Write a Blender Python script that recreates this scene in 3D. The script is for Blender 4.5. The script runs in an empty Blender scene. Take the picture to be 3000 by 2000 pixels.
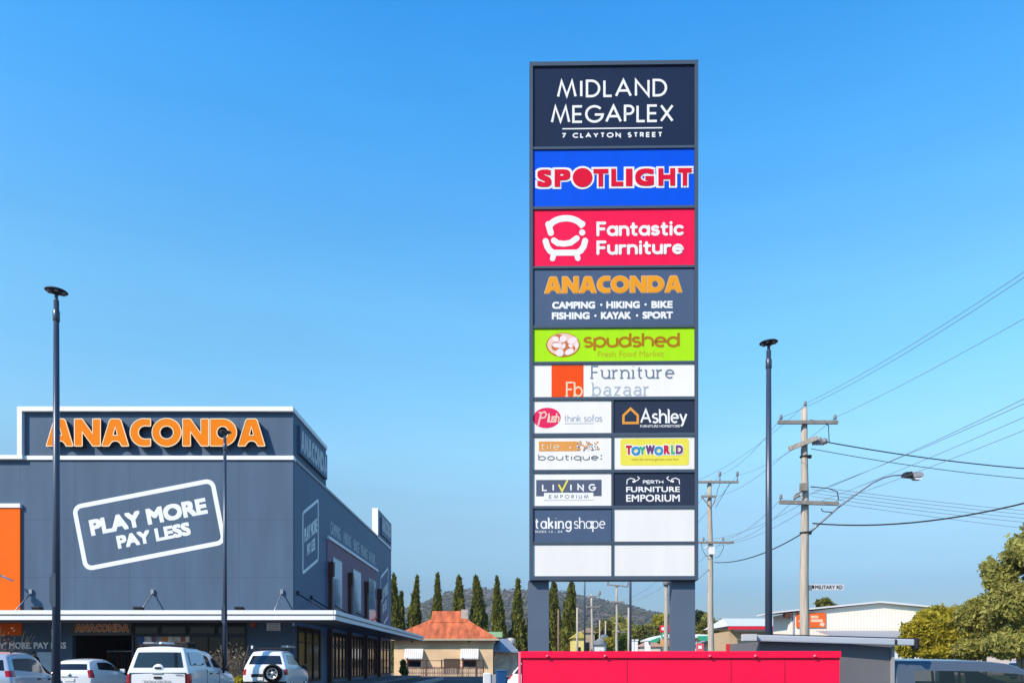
import bpy, bmesh, math, random
from mathutils import Vector, Matrix, noise
R = math.radians
random.seed(7)
scene = bpy.context.scene
col = scene.collection

# ------------------------------------------------------------------ camera, sky, sun, exposure
F, EYE, HOR = 2200.0, 1.55, 1938.0          # focal length and horizon in photo pixels (3000 wide), eye height in metres
cam_d = bpy.data.cameras.new('camera')
cam = bpy.data.objects.new('camera', cam_d)
col.objects.link(cam)
cam.location = (0, 0, EYE)
cam.rotation_euler = (R(90), 0, 0)
cam_d.sensor_fit = 'HORIZONTAL'
cam_d.sensor_width = 36
cam_d.lens = F / 3000 * 36
cam_d.shift_y = (HOR - 1000) / 3000
cam_d.clip_start = 0.1
cam_d.clip_end = 12000
scene.camera = cam

SUN_AZ, SUN_EL = 49.0, 37.5                 # degrees left of straight behind the camera, and up
world = bpy.data.worlds.new('World')
scene.world = world
world.use_nodes = True
wn, wl = world.node_tree.nodes, world.node_tree.links
bg = wn['Background']
sky = wn.new('ShaderNodeTexSky')
sky.sky_type = 'NISHITA'
sky.sun_disc = False
sky.sun_elevation = R(SUN_EL)
sky.sun_rotation = R(180 + SUN_AZ)
sky.altitude = 0
sky.air_density = 1.35
sky.dust_density = 0.15
sky.ozone_density = 3.2
hs = wn.new('ShaderNodeHueSaturation')
hs.inputs['Hue'].default_value = 0.485
hs.inputs['Saturation'].default_value = 1.22
hs.inputs['Value'].default_value = 1.0
wl.new(sky.outputs[0], hs.inputs['Color'])
# the sky texture's colour graded by height, unseen zenith dimmed to deepen shade
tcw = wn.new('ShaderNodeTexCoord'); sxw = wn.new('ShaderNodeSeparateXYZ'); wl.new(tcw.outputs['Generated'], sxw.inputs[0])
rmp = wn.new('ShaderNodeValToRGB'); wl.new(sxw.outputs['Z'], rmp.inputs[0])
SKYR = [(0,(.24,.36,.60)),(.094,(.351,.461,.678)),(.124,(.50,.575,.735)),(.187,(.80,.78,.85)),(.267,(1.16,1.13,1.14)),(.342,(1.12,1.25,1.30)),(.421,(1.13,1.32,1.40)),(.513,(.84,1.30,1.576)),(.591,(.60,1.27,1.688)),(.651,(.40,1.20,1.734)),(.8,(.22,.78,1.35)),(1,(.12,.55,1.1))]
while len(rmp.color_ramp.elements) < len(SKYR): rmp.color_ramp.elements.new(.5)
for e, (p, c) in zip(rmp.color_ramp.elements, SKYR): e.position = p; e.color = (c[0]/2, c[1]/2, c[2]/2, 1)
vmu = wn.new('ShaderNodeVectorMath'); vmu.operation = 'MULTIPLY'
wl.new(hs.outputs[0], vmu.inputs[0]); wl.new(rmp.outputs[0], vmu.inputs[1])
vsc = wn.new('ShaderNodeVectorMath'); vsc.operation = 'SCALE'; vsc.inputs['Scale'].default_value = 2.0
# faint uneven haze low in the sky
mpw = wn.new('ShaderNodeMapping'); mpw.inputs['Scale'].default_value = (1.6, 1.6, 9); wl.new(tcw.outputs['Generated'], mpw.inputs[0])
nzw = wn.new('ShaderNodeTexNoise'); nzw.inputs['Scale'].default_value = 2.2; nzw.inputs['Detail'].default_value = 6; nzw.inputs['Roughness'].default_value = .6; wl.new(mpw.outputs[0], nzw.inputs['Vector'])
mrw = wn.new('ShaderNodeMapRange'); mrw.inputs['From Min'].default_value = .3; mrw.inputs['From Max'].default_value = .7; mrw.inputs['To Min'].default_value = 1.94; mrw.inputs['To Max'].default_value = 2.06
wl.new(nzw.outputs['Fac'], mrw.inputs[0]); wl.new(mrw.outputs[0], vsc.inputs['Scale'])
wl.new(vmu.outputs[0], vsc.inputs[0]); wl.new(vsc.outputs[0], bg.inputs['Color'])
bg.inputs['Strength'].default_value = 0.15

sun_d = bpy.data.lights.new('sun', 'SUN')
sun_d.energy = 5.0
sun_d.angle = R(0.5)
sun_d.color = (1.0, 0.87, 0.72)
sun = bpy.data.objects.new('sun', sun_d)
col.objects.link(sun)
sdir = Vector((-math.sin(R(SUN_AZ)) * math.cos(R(SUN_EL)), -math.cos(R(SUN_AZ)) * math.cos(R(SUN_EL)), math.sin(R(SUN_EL))))
sun.rotation_euler = sdir.to_track_quat('Z', 'Y').to_euler()
sun.location = sdir * 60

vs = scene.view_settings
vs.view_transform = 'Standard'
vs.look = 'None'
vs.exposure = 0.25
vs.gamma = 1

# ------------------------------------------------------------------ helpers
def W(px, py, Y):
    """world point of a photo pixel at depth Y"""
    return Vector(((px - 1500) * Y / F, Y, EYE + (HOR - py) * Y / F))
def WX(px, Y): return (px - 1500) * Y / F
def WZ(py, Y): return EYE + (HOR - py) * Y / F

def lin(c):
    return tuple(((x / 255) / 12.92 if x / 255 <= 0.04045 else ((x / 255 + 0.055) / 1.055) ** 2.4) for x in c)

MATS = {}
def mat(name, color, rough=0.6, metal=0.0, var=0.10, scale=1.5, bump=0.0, bscale=40.0, spec=0.3, leaf=0.0, island=0.0, coat=0.0, alpha=1.0, stretch=None):
    """procedural material: base colour with noise variation, optional bump and per-leaf variation"""
    if name in MATS: return MATS[name]
    m = bpy.data.materials.new(name); m.use_nodes = True
    n, l = m.node_tree.nodes, m.node_tree.links
    b = n['Principled BSDF']
    b.inputs['Roughness'].default_value = rough
    b.inputs['Metallic'].default_value = metal
    b.inputs['Specular IOR Level'].default_value = spec
    if coat: b.inputs['Coat Weight'].default_value = coat; b.inputs['Coat Roughness'].default_value = 0.05
    tc = n.new('ShaderNodeTexCoord')
    src = tc.outputs['Object']
    if stretch:
        mp = n.new('ShaderNodeMapping'); mp.inputs['Scale'].default_value = stretch
        l.new(src, mp.inputs['Vector']); src = mp.outputs[0]
    nz = n.new('ShaderNodeTexNoise'); nz.inputs['Scale'].default_value = scale; nz.inputs['Detail'].default_value = 5
    l.new(src, nz.inputs['Vector'])
    mr = n.new('ShaderNodeMapRange')
    mr.inputs['From Min'].default_value = 0.25; mr.inputs['From Max'].default_value = 0.75
    mr.inputs['To Min'].default_value = 1 - var; mr.inputs['To Max'].default_value = 1 + var
    l.new(nz.outputs['Fac'], mr.inputs['Value'])
    fac = mr.outputs[0]
    if island:
        g = n.new('ShaderNodeNewGeometry')
        m2 = n.new('ShaderNodeMapRange'); m2.inputs['To Min'].default_value = 1 - island; m2.inputs['To Max'].default_value = 1 + island
        l.new(g.outputs['Random Per Island'], m2.inputs['Value'])
        mm = n.new('ShaderNodeMath'); mm.operation = 'MULTIPLY'
        l.new(fac, mm.inputs[0]); l.new(m2.outputs[0], mm.inputs[1]); fac = mm.outputs[0]
    vm = n.new('ShaderNodeVectorMath'); vm.operation = 'SCALE'
    vm.inputs[0].default_value = color[:3]
    l.new(fac, vm.inputs['Scale'])
    l.new(vm.outputs[0], b.inputs['Base Color'])
    if bump:
        n2 = n.new('ShaderNodeTexNoise'); n2.inputs['Scale'].default_value = bscale; n2.inputs['Detail'].default_value = 4
        l.new(src, n2.inputs['Vector'])
        bp = n.new('ShaderNodeBump'); bp.inputs['Strength'].default_value = bump; bp.inputs['Distance'].default_value = 0.02
        l.new(n2.outputs['Fac'], bp.inputs['Height']); l.new(bp.outputs[0], b.inputs['Normal'])
    if leaf:
        tr = n.new('ShaderNodeBsdfTranslucent'); l.new(vm.outputs[0], tr.inputs['Color'])
        ms = n.new('ShaderNodeMixShader'); ms.inputs[0].default_value = leaf
        l.new(b.outputs[0], ms.inputs[1]); l.new(tr.outputs[0], ms.inputs[2]); l.new(ms.outputs[0], n['Material Output'].inputs['Surface'])
    if alpha < 1: b.inputs['Alpha'].default_value = alpha
    m.diffuse_color = (*color[:3], 1)
    MATS[name] = m
    return m

def lined(name, color, px=0.0, spec=.2, pz=0.0, dark=0.72, wx=0.012, rough=0.55, var=0.06, axis='X', wz=None, ribs=0.0, rdepth=0.3, scale=0.6, stretch=None):
    """wall / sheet material with joint lines every px metres along axis and every pz metres up, or fine ribs"""
    m = mat(name, color, rough=rough, var=var, scale=scale, stretch=stretch, spec=spec)
    n, l = m.node_tree.nodes, m.node_tree.links
    if n.get('done'): return m
    b = n['Principled BSDF']
    src = b.inputs['Base Color'].links[0].from_socket
    tc = n.new('ShaderNodeTexCoord'); tc.name = 'done'
    sp = n.new('ShaderNodeSeparateXYZ'); l.new(tc.outputs['Object'], sp.inputs[0])
    def line(sock, period, w):
        a = n.new('ShaderNodeMath'); a.operation = 'DIVIDE'; a.inputs[1].default_value = period; l.new(sock, a.inputs[0])
        f = n.new('ShaderNodeMath'); f.operation = 'FRACT'; l.new(a.outputs[0], f.inputs[0])
        c = n.new('ShaderNodeMath'); c.operation = 'LESS_THAN'; c.inputs[1].default_value = w / period; l.new(f.outputs[0], c.inputs[0])
        return c.outputs[0]
    outs = []
    if px: outs.append(line(sp.outputs[axis], px, wx))
    if pz: outs.append(line(sp.outputs['Z'], pz, wz or wx))
    for o in outs:
        mx = n.new('ShaderNodeMix'); mx.data_type = 'RGBA'; mx.blend_type = 'MULTIPLY'
        l.new(o, mx.inputs[0]); l.new(src, mx.inputs[6]); mx.inputs[7].default_value = (dark, dark, dark, 1)
        src = mx.outputs[2]
    l.new(src, b.inputs['Base Color'])
    if ribs:
        a = n.new('ShaderNodeMath'); a.operation = 'MULTIPLY'; a.inputs[1].default_value = 2 * math.pi / ribs; l.new(sp.outputs[axis], a.inputs[0])
        s = n.new('ShaderNodeMath'); s.operation = 'SINE'; l.new(a.outputs[0], s.inputs[0])
        bp = n.new('ShaderNodeBump'); bp.inputs['Strength'].default_value = rdepth; bp.inputs['Distance'].default_value = ribs * 0.25
        l.new(s.outputs[0], bp.inputs['Height']); l.new(bp.outputs[0], b.inputs['Normal'])
    return m

def tag(o, label=None, cat=None, group=None, kind=None):
    if label: o['label'] = label
    if cat: o['category'] = cat
    if group: o['group'] = group
    if kind: o['kind'] = kind
    return o

def empty(name, loc=(0, 0, 0), rz=0.0, label=None, cat=None, group=None):
    o = bpy.data.objects.new(name, None); col.objects.link(o)
    o.location = loc; o.rotation_euler = (0, 0, rz); o.empty_display_size = 0.3
    return tag(o, label, cat, group)

def link(name, me, m=None, parent=None, smooth=False):
    if m is not None and not me.materials: me.materials.append(m)
    o = bpy.data.objects.new(name, me); col.objects.link(o)
    if parent is not None: o.parent = parent
    if smooth: me.shade_smooth()
    return o

class MB:
    """collects primitives and links them as ONE mesh object"""
    def __init__(s): s.v = []; s.f = []; s.sm = []
    def add(s, vs_, fs, smooth=False):
        k = len(s.v); s.v += [tuple(p) for p in vs_]
        s.f += [tuple(i + k for i in f) for f in fs]; s.sm += [smooth] * len(fs)
    def box(s, x0, x1, y0, y1, z0, z1):
        s.add([(x0,y0,z0),(x1,y0,z0),(x1,y1,z0),(x0,y1,z0),(x0,y0,z1),(x1,y0,z1),(x1,y1,z1),(x0,y1,z1)],
              [(0,3,2,1),(4,5,6,7),(0,1,5,4),(1,2,6,5),(2,3,7,6),(3,0,4,7)])
    def bar(s, p0, p1, w, h):
        p0, p1 = Vector(p0), Vector(p1); d = (p1 - p0).normalized()
        up = Vector((0, 0, 1)) if abs(d.z) < 0.95 else Vector((0, 1, 0))
        a = d.cross(up).normalized() * w / 2; b = a.cross(d).normalized() * h / 2
        s.add([p0-a-b,p0+a-b,p0+a+b,p0-a+b,p1-a-b,p1+a-b,p1+a+b,p1-a+b],
              [(0,1,2,3),(7,6,5,4),(0,4,5,1),(1,5,6,2),(2,6,7,3),(3,7,4,0)])
    def cyl(s, p0, p1, r0, r1=None, n=12, cap=True):
        r1 = r0 if r1 is None else r1
        s.tube([p0, p1], [r0, r1], n, cap)
    def tube(s, pts, r, n=8, cap=True):
        pts = [Vector(p) for p in pts]
        rs = r if isinstance(r, (list, tuple)) else [r] * len(pts)
        vs_, fs = [], []; a = None
        for i, p in enumerate(pts):
            d = (pts[min(i+1, len(pts)-1)] - pts[max(i-1, 0)]).normalized()
            if a is None:
                up = Vector((0, 0, 1)) if abs(d.z) < 0.9 else Vector((1, 0, 0))
                a = d.cross(up).normalized()
            a = (a - d * a.dot(d)).normalized(); b = d.cross(a)
            for k in range(n):
                t = 2 * math.pi * k / n
                vs_.append(p + (a * math.cos(t) + b * math.sin(t)) * rs[i])
        for i in range(len(pts) - 1):
            for k in range(n):
                fs.append((i*n+k, i*n+(k+1) % n, (i+1)*n+(k+1) % n, (i+1)*n+k))
        s.add(vs_, fs, True)
        if cap:
            k0 = len(s.v) - len(vs_)
            s.f += [tuple(k0 + k for k in reversed(range(n))), tuple(k0 + (len(pts)-1)*n + k for k in range(n))]; s.sm += [False, False]
    def lathe(s, prof, c=(0, 0, 0), n=24, axis='Z'):
        """prof: (radius, height) pairs turned round an axis"""
        vs_, fs = [], []
        for r, h in prof:
            for k in range(n):
                t = 2 * math.pi * k / n; x, y = r * math.cos(t), r * math.sin(t)
                p = (x, y, h) if axis == 'Z' else ((x, -h, y) if axis == 'Y' else (h, x, y))
                vs_.append((p[0]+c[0], p[1]+c[1], p[2]+c[2]))
        for i in range(len(prof) - 1):
            for k in range(n): fs.append((i*n+k, i*n+(k+1) % n, (i+1)*n+(k+1) % n, (i+1)*n+k))
        s.add(vs_, fs, True)
    def prism(s, pts, y0, y1):
        """x,z outline extruded from y0 to y1"""
        n = len(pts)
        s.add([(x, y0, z) for x, z in pts] + [(x, y1, z) for x, z in pts],
              [tuple(range(n)), tuple(reversed(range(n, 2*n)))] + [(i, n+i, n+(i+1) % n, (i+1) % n) for i in range(n)])
    def build(s, name, m=None, parent=None, bevel=0.0):
        me = bpy.data.meshes.new(name)
        me.from_pydata(s.v, [], s.f)
        me.polygons.foreach_set('use_smooth', s.sm)
        bm = bmesh.new(); bm.from_mesh(me)
        bmesh.ops.recalc_face_normals(bm, faces=bm.faces)
        if bevel: bmesh.ops.bevel(bm, geom=[e for e in bm.edges if len(e.link_faces) == 2 and e.calc_face_angle(0) > 0.6], offset=bevel, segments=2, affect='EDGES', profile=0.6)
        bm.to_mesh(me); bm.free()
        me.update()
        return link(name, me, m, parent)

def struct(name, mb, m): return tag(mb.build(name, m), kind='structure')

# ------------------------------------------------------------------ flat lettering and emblems (real sheets on real panels)
def arc(cx, cy, rx, ry, a0, a1, n=14):
    return [(cx + rx * math.cos(R(a0 + (a1 - a0) * i / n)), cy + ry * math.sin(R(a0 + (a1 - a0) * i / n))) for i in range(n + 1)]

def _b(): return arc(.3, .33, .3, .33, 180, -180, 22)
GL = {  # stroke glyphs: (advance, [polylines]); cap height 1, x height .66
 'a': (.6, [arc(.3,.33,.3,.33,0,360,22), [(.6,.66),(.6,0)]]),
 'à': (.54, [arc(.27,.44,.24,.22,150,0,10) + [(.51,0)], arc(.25,.19,.25,.19,0,360,18)]),
 'b': (.6, [[(0,1),(0,0)], arc(.3,.33,.3,.33,0,360,22)]),
 'c': (.5, [arc(.3,.33,.3,.33,48,312,18)]),
 'd': (.6, [arc(.3,.33,.3,.33,0,360,22), [(.6,1),(.6,0)]]),
 'e': (.58, [[(.01,.35),(.58,.35)] + arc(.3,.33,.29,.33,4,312,18)]),
 'f': (.34, [[(.12,0),(.12,.78)] + arc(.32,.78,.2,.22,180,80,8), [(0,.62),(.32,.62)]]),
 'g': (.6, [arc(.3,.33,.3,.33,0,360,22), [(.6,.66),(.6,-.05)] + arc(.3,-.05,.3,.26,0,-150,10)]),
 'h': (.56, [[(0,1),(0,0)], arc(.28,.38,.28,.28,180,0,10) + [(.56,0)]]),
 'i': (.06, [[(.03,.66),(.03,0)], [(.03,.95),(.03,.975)]]),
 'ı': (.06, [[(.03,.66),(.03,0)]]),
 'k': (.5, [[(0,1),(0,0)], [(.46,.66),(.03,.28)], [(.18,.4),(.5,0)]]),
 'l': (.06, [[(.03,1),(.03,0)]]),
 'm': (.9, [[(0,.66),(0,0)], arc(.225,.42,.225,.24,180,0,8)+[(.45,0)], arc(.675,.42,.225,.24,180,0,8)+[(.9,0)]]),
 'n': (.54, [[(0,.66),(0,0)], arc(.27,.39,.27,.27,180,0,10) + [(.54,0)]]),
 'o': (.6, [arc(.3,.33,.3,.33,0,360,22)]),
 'p': (.6, [[(0,.66),(0,-.3)], arc(.3,.33,.3,.33,0,360,22)]),
 'q': (.6, [[(.6,.66),(.6,-.3)], arc(.3,.33,.3,.33,0,360,22)]),
 'r': (.32, [[(0,.66),(0,0)], arc(.26,.38,.26,.27,180,75,8)]),
 's': (.44, [arc(.22,.5,.2,.16,35,270,12) + arc(.22,.17,.22,.17,90,-150,12)[1:]]),
 't': (.36, [[(.13,.9),(.13,.16)] + arc(.3,.16,.17,.16,180,280,6), [(0,.64),(.34,.64)]]),
 'u': (.54, [[(0,.66),(0,.27)] + arc(.27,.27,.27,.27,180,360,10), [(.54,.66),(.54,0)]]),
 'y': (.56, [[(0,.66),(.28,.02)], [(.56,.66),(.2,-.22),(.06,-.28)]]),
 'z': (.46, [[(0,.64),(.44,.64),(.02,.02),(.46,.02)]]),
 'A': (.84, [[(0,0),(.42,1),(.84,0)], [(.15,.34),(.69,.34)]]),
 'C': (.78, [arc(.5,.5,.5,.5,48,312,22)]),
 'D': (.7, [[(0,0),(0,1),(.25,1)] + arc(.25,.5,.45,.5,90,-90,16)[1:] + [(0,0)]]),
 'E': (.5, [[(.5,1),(0,1),(0,0),(.5,0)], [(0,.5),(.46,.5)]]),
 'F': (.48, [[(.48,1),(0,1),(0,0)], [(0,.5),(.42,.5)]]),
 'G': (.92, [arc(.48,.5,.48,.5,42,355,24) + [(.5,.46)]]),
 'H': (.62, [[(0,0),(0,1)], [(.62,0),(.62,1)], [(0,.52),(.62,.52)]]),
 'I': (.06, [[(.03,0),(.03,1)]]),
 'L': (.37, [[(0,1),(0,0),(.42,0)]]),
 'M': (1.0, [[(0,0),(.2,1),(.5,.04),(.8,1),(1,0)]]),
 'N': (.72, [[(0,0),(0,1),(.72,0),(.72,1)]]),
 'O': (1.0, [arc(.5,.5,.5,.5,0,360,28)]),
 'P': (.48, [[(0,0),(0,1),(.22,1)] + arc(.22,.74,.26,.26,90,-90,10)[1:] + [(0,.48)]]),
 'R': (.52, [[(0,0),(0,1),(.22,1)] + arc(.22,.74,.26,.26,90,-90,10)[1:] + [(0,.48)], [(.18,.48),(.52,0)]]),
 'S': (.5, [arc(.25,.745,.22,.245,35,270,12) + arc(.25,.25,.25,.25,90,-150,12)[1:]]),
 'T': (.56, [[(.28,0),(.28,1)], [(0,1),(.56,1)]]),
 'U': (.62, [[(0,1),(0,.31)] + arc(.31,.31,.31,.31,180,360,12) + [(.62,1)]]),
 'V': (.76, [[(0,1),(.38,0),(.76,1)]]),
 'X': (.66, [[(0,0),(.66,1)], [(0,1),(.66,0)]]),
 'Y': (.7, [[(0,1),(.35,.46),(.7,1)], [(.35,.46),(.35,0)]]),
 '7': (.52, [[(0,1),(.52,1),(.14,0)]]),
 ' ': (.3, []),
}
_tcache = {}
def font_tris(s, off=0.0, extrude=0.0):
    key = (s, off)
    if key in _tcache: return _tcache[key]
    cu = bpy.data.curves.new('t', 'FONT'); cu.body = s; cu.size = 1; cu.offset = off; cu.resolution_u = 4
    o = bpy.data.objects.new('t', cu); col.objects.link(o)
    dg = bpy.context.evaluated_depsgraph_get(); dg.update()
    me = bpy.data.meshes.new_from_object(o.evaluated_get(dg))
    vs_ = [(v.co.x, v.co.y) for v in me.vertices]; fs = [tuple(p.vertices) for p in me.polygons]
    bpy.data.objects.remove(o); bpy.data.curves.remove(cu); bpy.data.meshes.remove(me)
    _tcache[key] = (vs_, fs)
    return vs_, fs

def curve_tris(loops, off=0.0, extrude=0.0):
    """fill of closed 2D loops (holes allowed) -> verts (x,y,z), faces"""
    cu = bpy.data.curves.new('t', 'CURVE'); cu.dimensions = '2D'; cu.fill_mode = 'BOTH'; cu.offset = off; cu.extrude = extrude
    for lp in loops:
        sp = cu.splines.new('POLY'); sp.points.add(len(lp) - 1)
        for p, q in zip(sp.points, lp): p.co = (q[0], q[1], 0, 1)
        sp.use_cyclic_u = True
    o = bpy.data.objects.new('t', cu); col.objects.link(o)
    dg = bpy.context.evaluated_depsgraph_get(); dg.update()
    me = bpy.data.meshes.new_from_object(o.evaluated_get(dg))
    vs_ = [tuple(v.co) for v in me.vertices]; fs = [tuple(p.vertices) for p in me.polygons]
    bpy.data.objects.remove(o); bpy.data.curves.remove(cu); bpy.data.meshes.remove(me)
    return vs_, fs

class Flat:
    """2D shapes in photo-scale units with y down (or up), mapped onto a panel by fn(u, v, layer)"""
    def __init__(s, fn, layer=0): s.fn = fn; s.v = []; s.f = []; s.k = layer; s.xf = None
    def _put(s, pts, faces):
        k = len(s.v)
        for p in pts:
            u, v = s.xf(p) if s.xf else p
            s.v.append(tuple(s.fn(u, v, s.k)))
        s.f += [tuple(i + k for i in f) for f in faces]
    def poly(s, pts): s.k += 1; s._put(pts, [tuple(range(len(pts)))])
    def rect(s, x0, y0, x1, y1): s.poly([(x0,y0),(x1,y0),(x1,y1),(x0,y1)])
    def ellipse(s, cx, cy, rx, ry, rot=0, n=28):
        c, d = math.cos(R(rot)), math.sin(R(rot))
        s.poly([(cx + x*c - y*d, cy + x*d + y*c) for x, y in arc(0, 0, rx, ry, 0, 360, n)[:-1]])
    def rrect(s, x0, y0, x1, y1, r):
        s.poly(arc(x1-r,y1-r,r,r,0,90,5)+arc(x0+r,y1-r,r,r,90,180,5)+arc(x0+r,y0+r,r,r,180,270,5)+arc(x1-r,y0+r,r,r,270,360,5))
    def stroke(s, pts, w, cap='butt', closed=False):
        s.k += 1
        pts = [Vector((p[0], p[1])) for p in pts]
        pts = [p for i, p in enumerate(pts) if i == 0 or (p - pts[i-1]).length > 1e-4]
        if (pts[0] - pts[-1]).length < 1e-6 and len(pts) > 2: closed = True; pts = pts[:-1]
        n = len(pts); L_, R_ = [], []
        for i, p in enumerate(pts):
            a = pts[i-1] if (i > 0 or closed) else None
            b = pts[(i+1) % n] if (i < n-1 or closed) else None
            d0 = (p - a).normalized() if a is not None else None
            d1 = (b - p).normalized() if b is not None else None
            if d0 is None: d0 = d1
            if d1 is None: d1 = d0
            n0 = Vector((-d0.y, d0.x)); n1 = Vector((-d1.y, d1.x))
            m = n0 + n1
            m = m.normalized() if m.length > 1e-5 else n0
            sc = 1 / max(0.4, m.dot(n1))
            L_.append(p + m * w/2 * sc); R_.append(p - m * w/2 * sc)
        q = [tuple(x) for x in L_] + [tuple(x) for x in R_]
        fs = [(i, (i+1) % n, n + (i+1) % n, n + i) for i in range(n if closed else n-1)]
        s._put(q, fs)
        if cap == 'round' and not closed:
            for p in (pts[0], pts[-1]):
                s.k += 1
                s._put([(p.x + w/2*math.cos(2*math.pi*i/14), p.y + w/2*math.sin(2*math.pi*i/14)) for i in range(14)], [tuple(range(14))])
    def text(s, t, x0, y0, x1, y1, off=0.0):
        """built-in font fitted to a box (y down)"""
        vs_, fs = font_tris(t)
        xs = [p[0] for p in vs_]; ys = [p[1] for p in vs_]
        a, b, c, d = min(xs), max(xs), min(ys), max(ys)
        o = off / (d - c + 2*off) * abs(y1 - y0); sg = 1 if y1 > y0 else -1; sx = 1 if x1 > x0 else -1
        for k in range(8 if off else 1):     # bold: the same sheet repeated shifted a little each way, each on its own layer
            s.k += 1
            dx, dy = (o*((1,1,0,-1,-1,-1,0,1)[k]), o*((0,1,1,1,0,-1,-1,-1)[k])) if off else (0, 0)
            s._put([(x0 + sx*o + dx + (x-a)/(b-a)*(x1-x0-2*sx*o), y1 - sg*o + dy + (y-c)/(d-c)*(y0-y1+2*sg*o)) for x, y in vs_], fs)
    def loops(s, loops, x0, y0, x1, y1, box, off=0.0):
        s.k += 1
        vs_, fs = curve_tris(loops, off)
        a, b, c, d = box
        s._put([(x0 + (p[0]-a)/(b-a)*(x1-x0), y1 + (p[1]-c)/(d-c)*(y0-y1)) for p in vs_], fs)
    def glyphs(s, t, x0, y0, x1, y1, w, cap='butt', gap=.16, serif=0.0, shear=0.0, wv=None):
        """stroke lettering fitted to a box (y down); w is the stroke width, wv the width of upright strokes"""
        lines = []; x = 0
        for ch in t:
            adv, st = GL[ch]
            for p in st:
                q = [(x + a + shear*b, b) for a, b in p]
                lines.append((q, False))
                if serif and len(p) >= 2:
                    for e, o in ((0, 1), (-1, -2)):
                        if abs(p[e][0] - p[o][0]) < 1e-4 and ch not in 'CGS':
                            X, Yv = x + p[e][0], p[e][1]
                            if Yv <= 0.001: lines.append(([(X - serif, Yv), (X + serif, Yv)], True))
                            elif Yv > 0.6 and not (ch in 't' ) and not (ch == 'i' and Yv > .7) and not ch.isupper(): lines.append(([(X - serif, Yv), (X, Yv)], True))
                            elif ch.isupper() and Yv > .9 and ch in 'IHT': lines.append(([(X - serif, Yv), (X + serif, Yv)], True))
            x += adv + gap
        xs = [p[0] for q, _ in lines for p in q]; ys = [p[1] for q, _ in lines for p in q]
        a, b, c, d = min(xs), max(xs), min(ys), max(ys)
        b = max(b, a + 1e-5); d = max(d, c + 1e-5)
        h = w / 2
        for q, thin in lines:
            pts = [(x0 + h + (px-a)/(b-a)*(x1-x0-w), y1 - h + (py-c)/(d-c)*(y0-y1+w)) for px, py in q]
            vert = len(pts) == 2 and abs(pts[0][0] - pts[1][0]) < abs(pts[0][1] - pts[1][1])
            s.stroke(pts, w * (.8 if thin else 1) if not (wv and vert) else wv, cap if not thin else 'butt')
    def build(s, name, m, parent=None, label=None):
        me = bpy.data.meshes.new(name); me.from_pydata(s.v, [], s.f); me.update()
        o = link(name, me, m, parent)
        if label: o['label'] = label
        return o

# heavy display capitals with rounded shoulders: loops in a box 0..1 high
def _ell(cx, cy, rx, ry, n=30): return arc(cx, cy, rx, ry, 0, 360, n)[:-1]
HEAVY = {
 'A': (.99, [[(0,.02),(.02,0),(.25,0),(.27,.02)] + arc(.5,.02,.2,.17,160,20,8) + [(.72,.02),(.74,0),(.97,0),(.99,.02),(.71,.94)] + arc(.62,.93,.07,.07,20,90,3) + arc(.37,.93,.07,.07,90,160,3) + [(.28,.94)], [(.415,.40),(.575,.40),(.495,.70)]]),
 'N': (.96, [[(.02,0),(.27,0),(.29,.02),(.29,.52),(.66,.02),(.68,0),(.94,0),(.96,.02),(.96,.98),(.94,1),(.69,1),(.67,.98),(.67,.47),(.3,.98),(.27,1),(.02,1),(0,.98),(0,.02)]]),
 'C': (.76, [[(.74,1),(.52,1.01)] + arc(.5,.5,.5,.51,95,265,18) + [(.52,-.01),(.74,0),(.76,.02),(.76,.25),(.74,.27)] + [(.6,.26)] + arc(.55,.5,.24,.24,265,95,12) + [(.6,.74),(.74,.73),(.76,.75),(.76,.98)]]),
 'O': (1.08, [_ell(.54,.5,.54,.52), _ell(.54,.5,.25,.235, 22)]),
 'D': (.98, [[(.02,0),(.42,0)] + arc(.46,.5,.52,.5,-85,85,18) + [(.42,1),(.02,1),(0,.98),(0,.02)], _ell(.46,.5,.21,.22, 22)]),
}
def heavy_word(word, gap=.05):
    out = []; x = 0
    for ch in word:
        adv, loops = HEAVY[ch]
        out.append([[(x + px, py) for px, py in lp] for lp in loops]); x += adv + gap
    return out, x - gap
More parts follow.
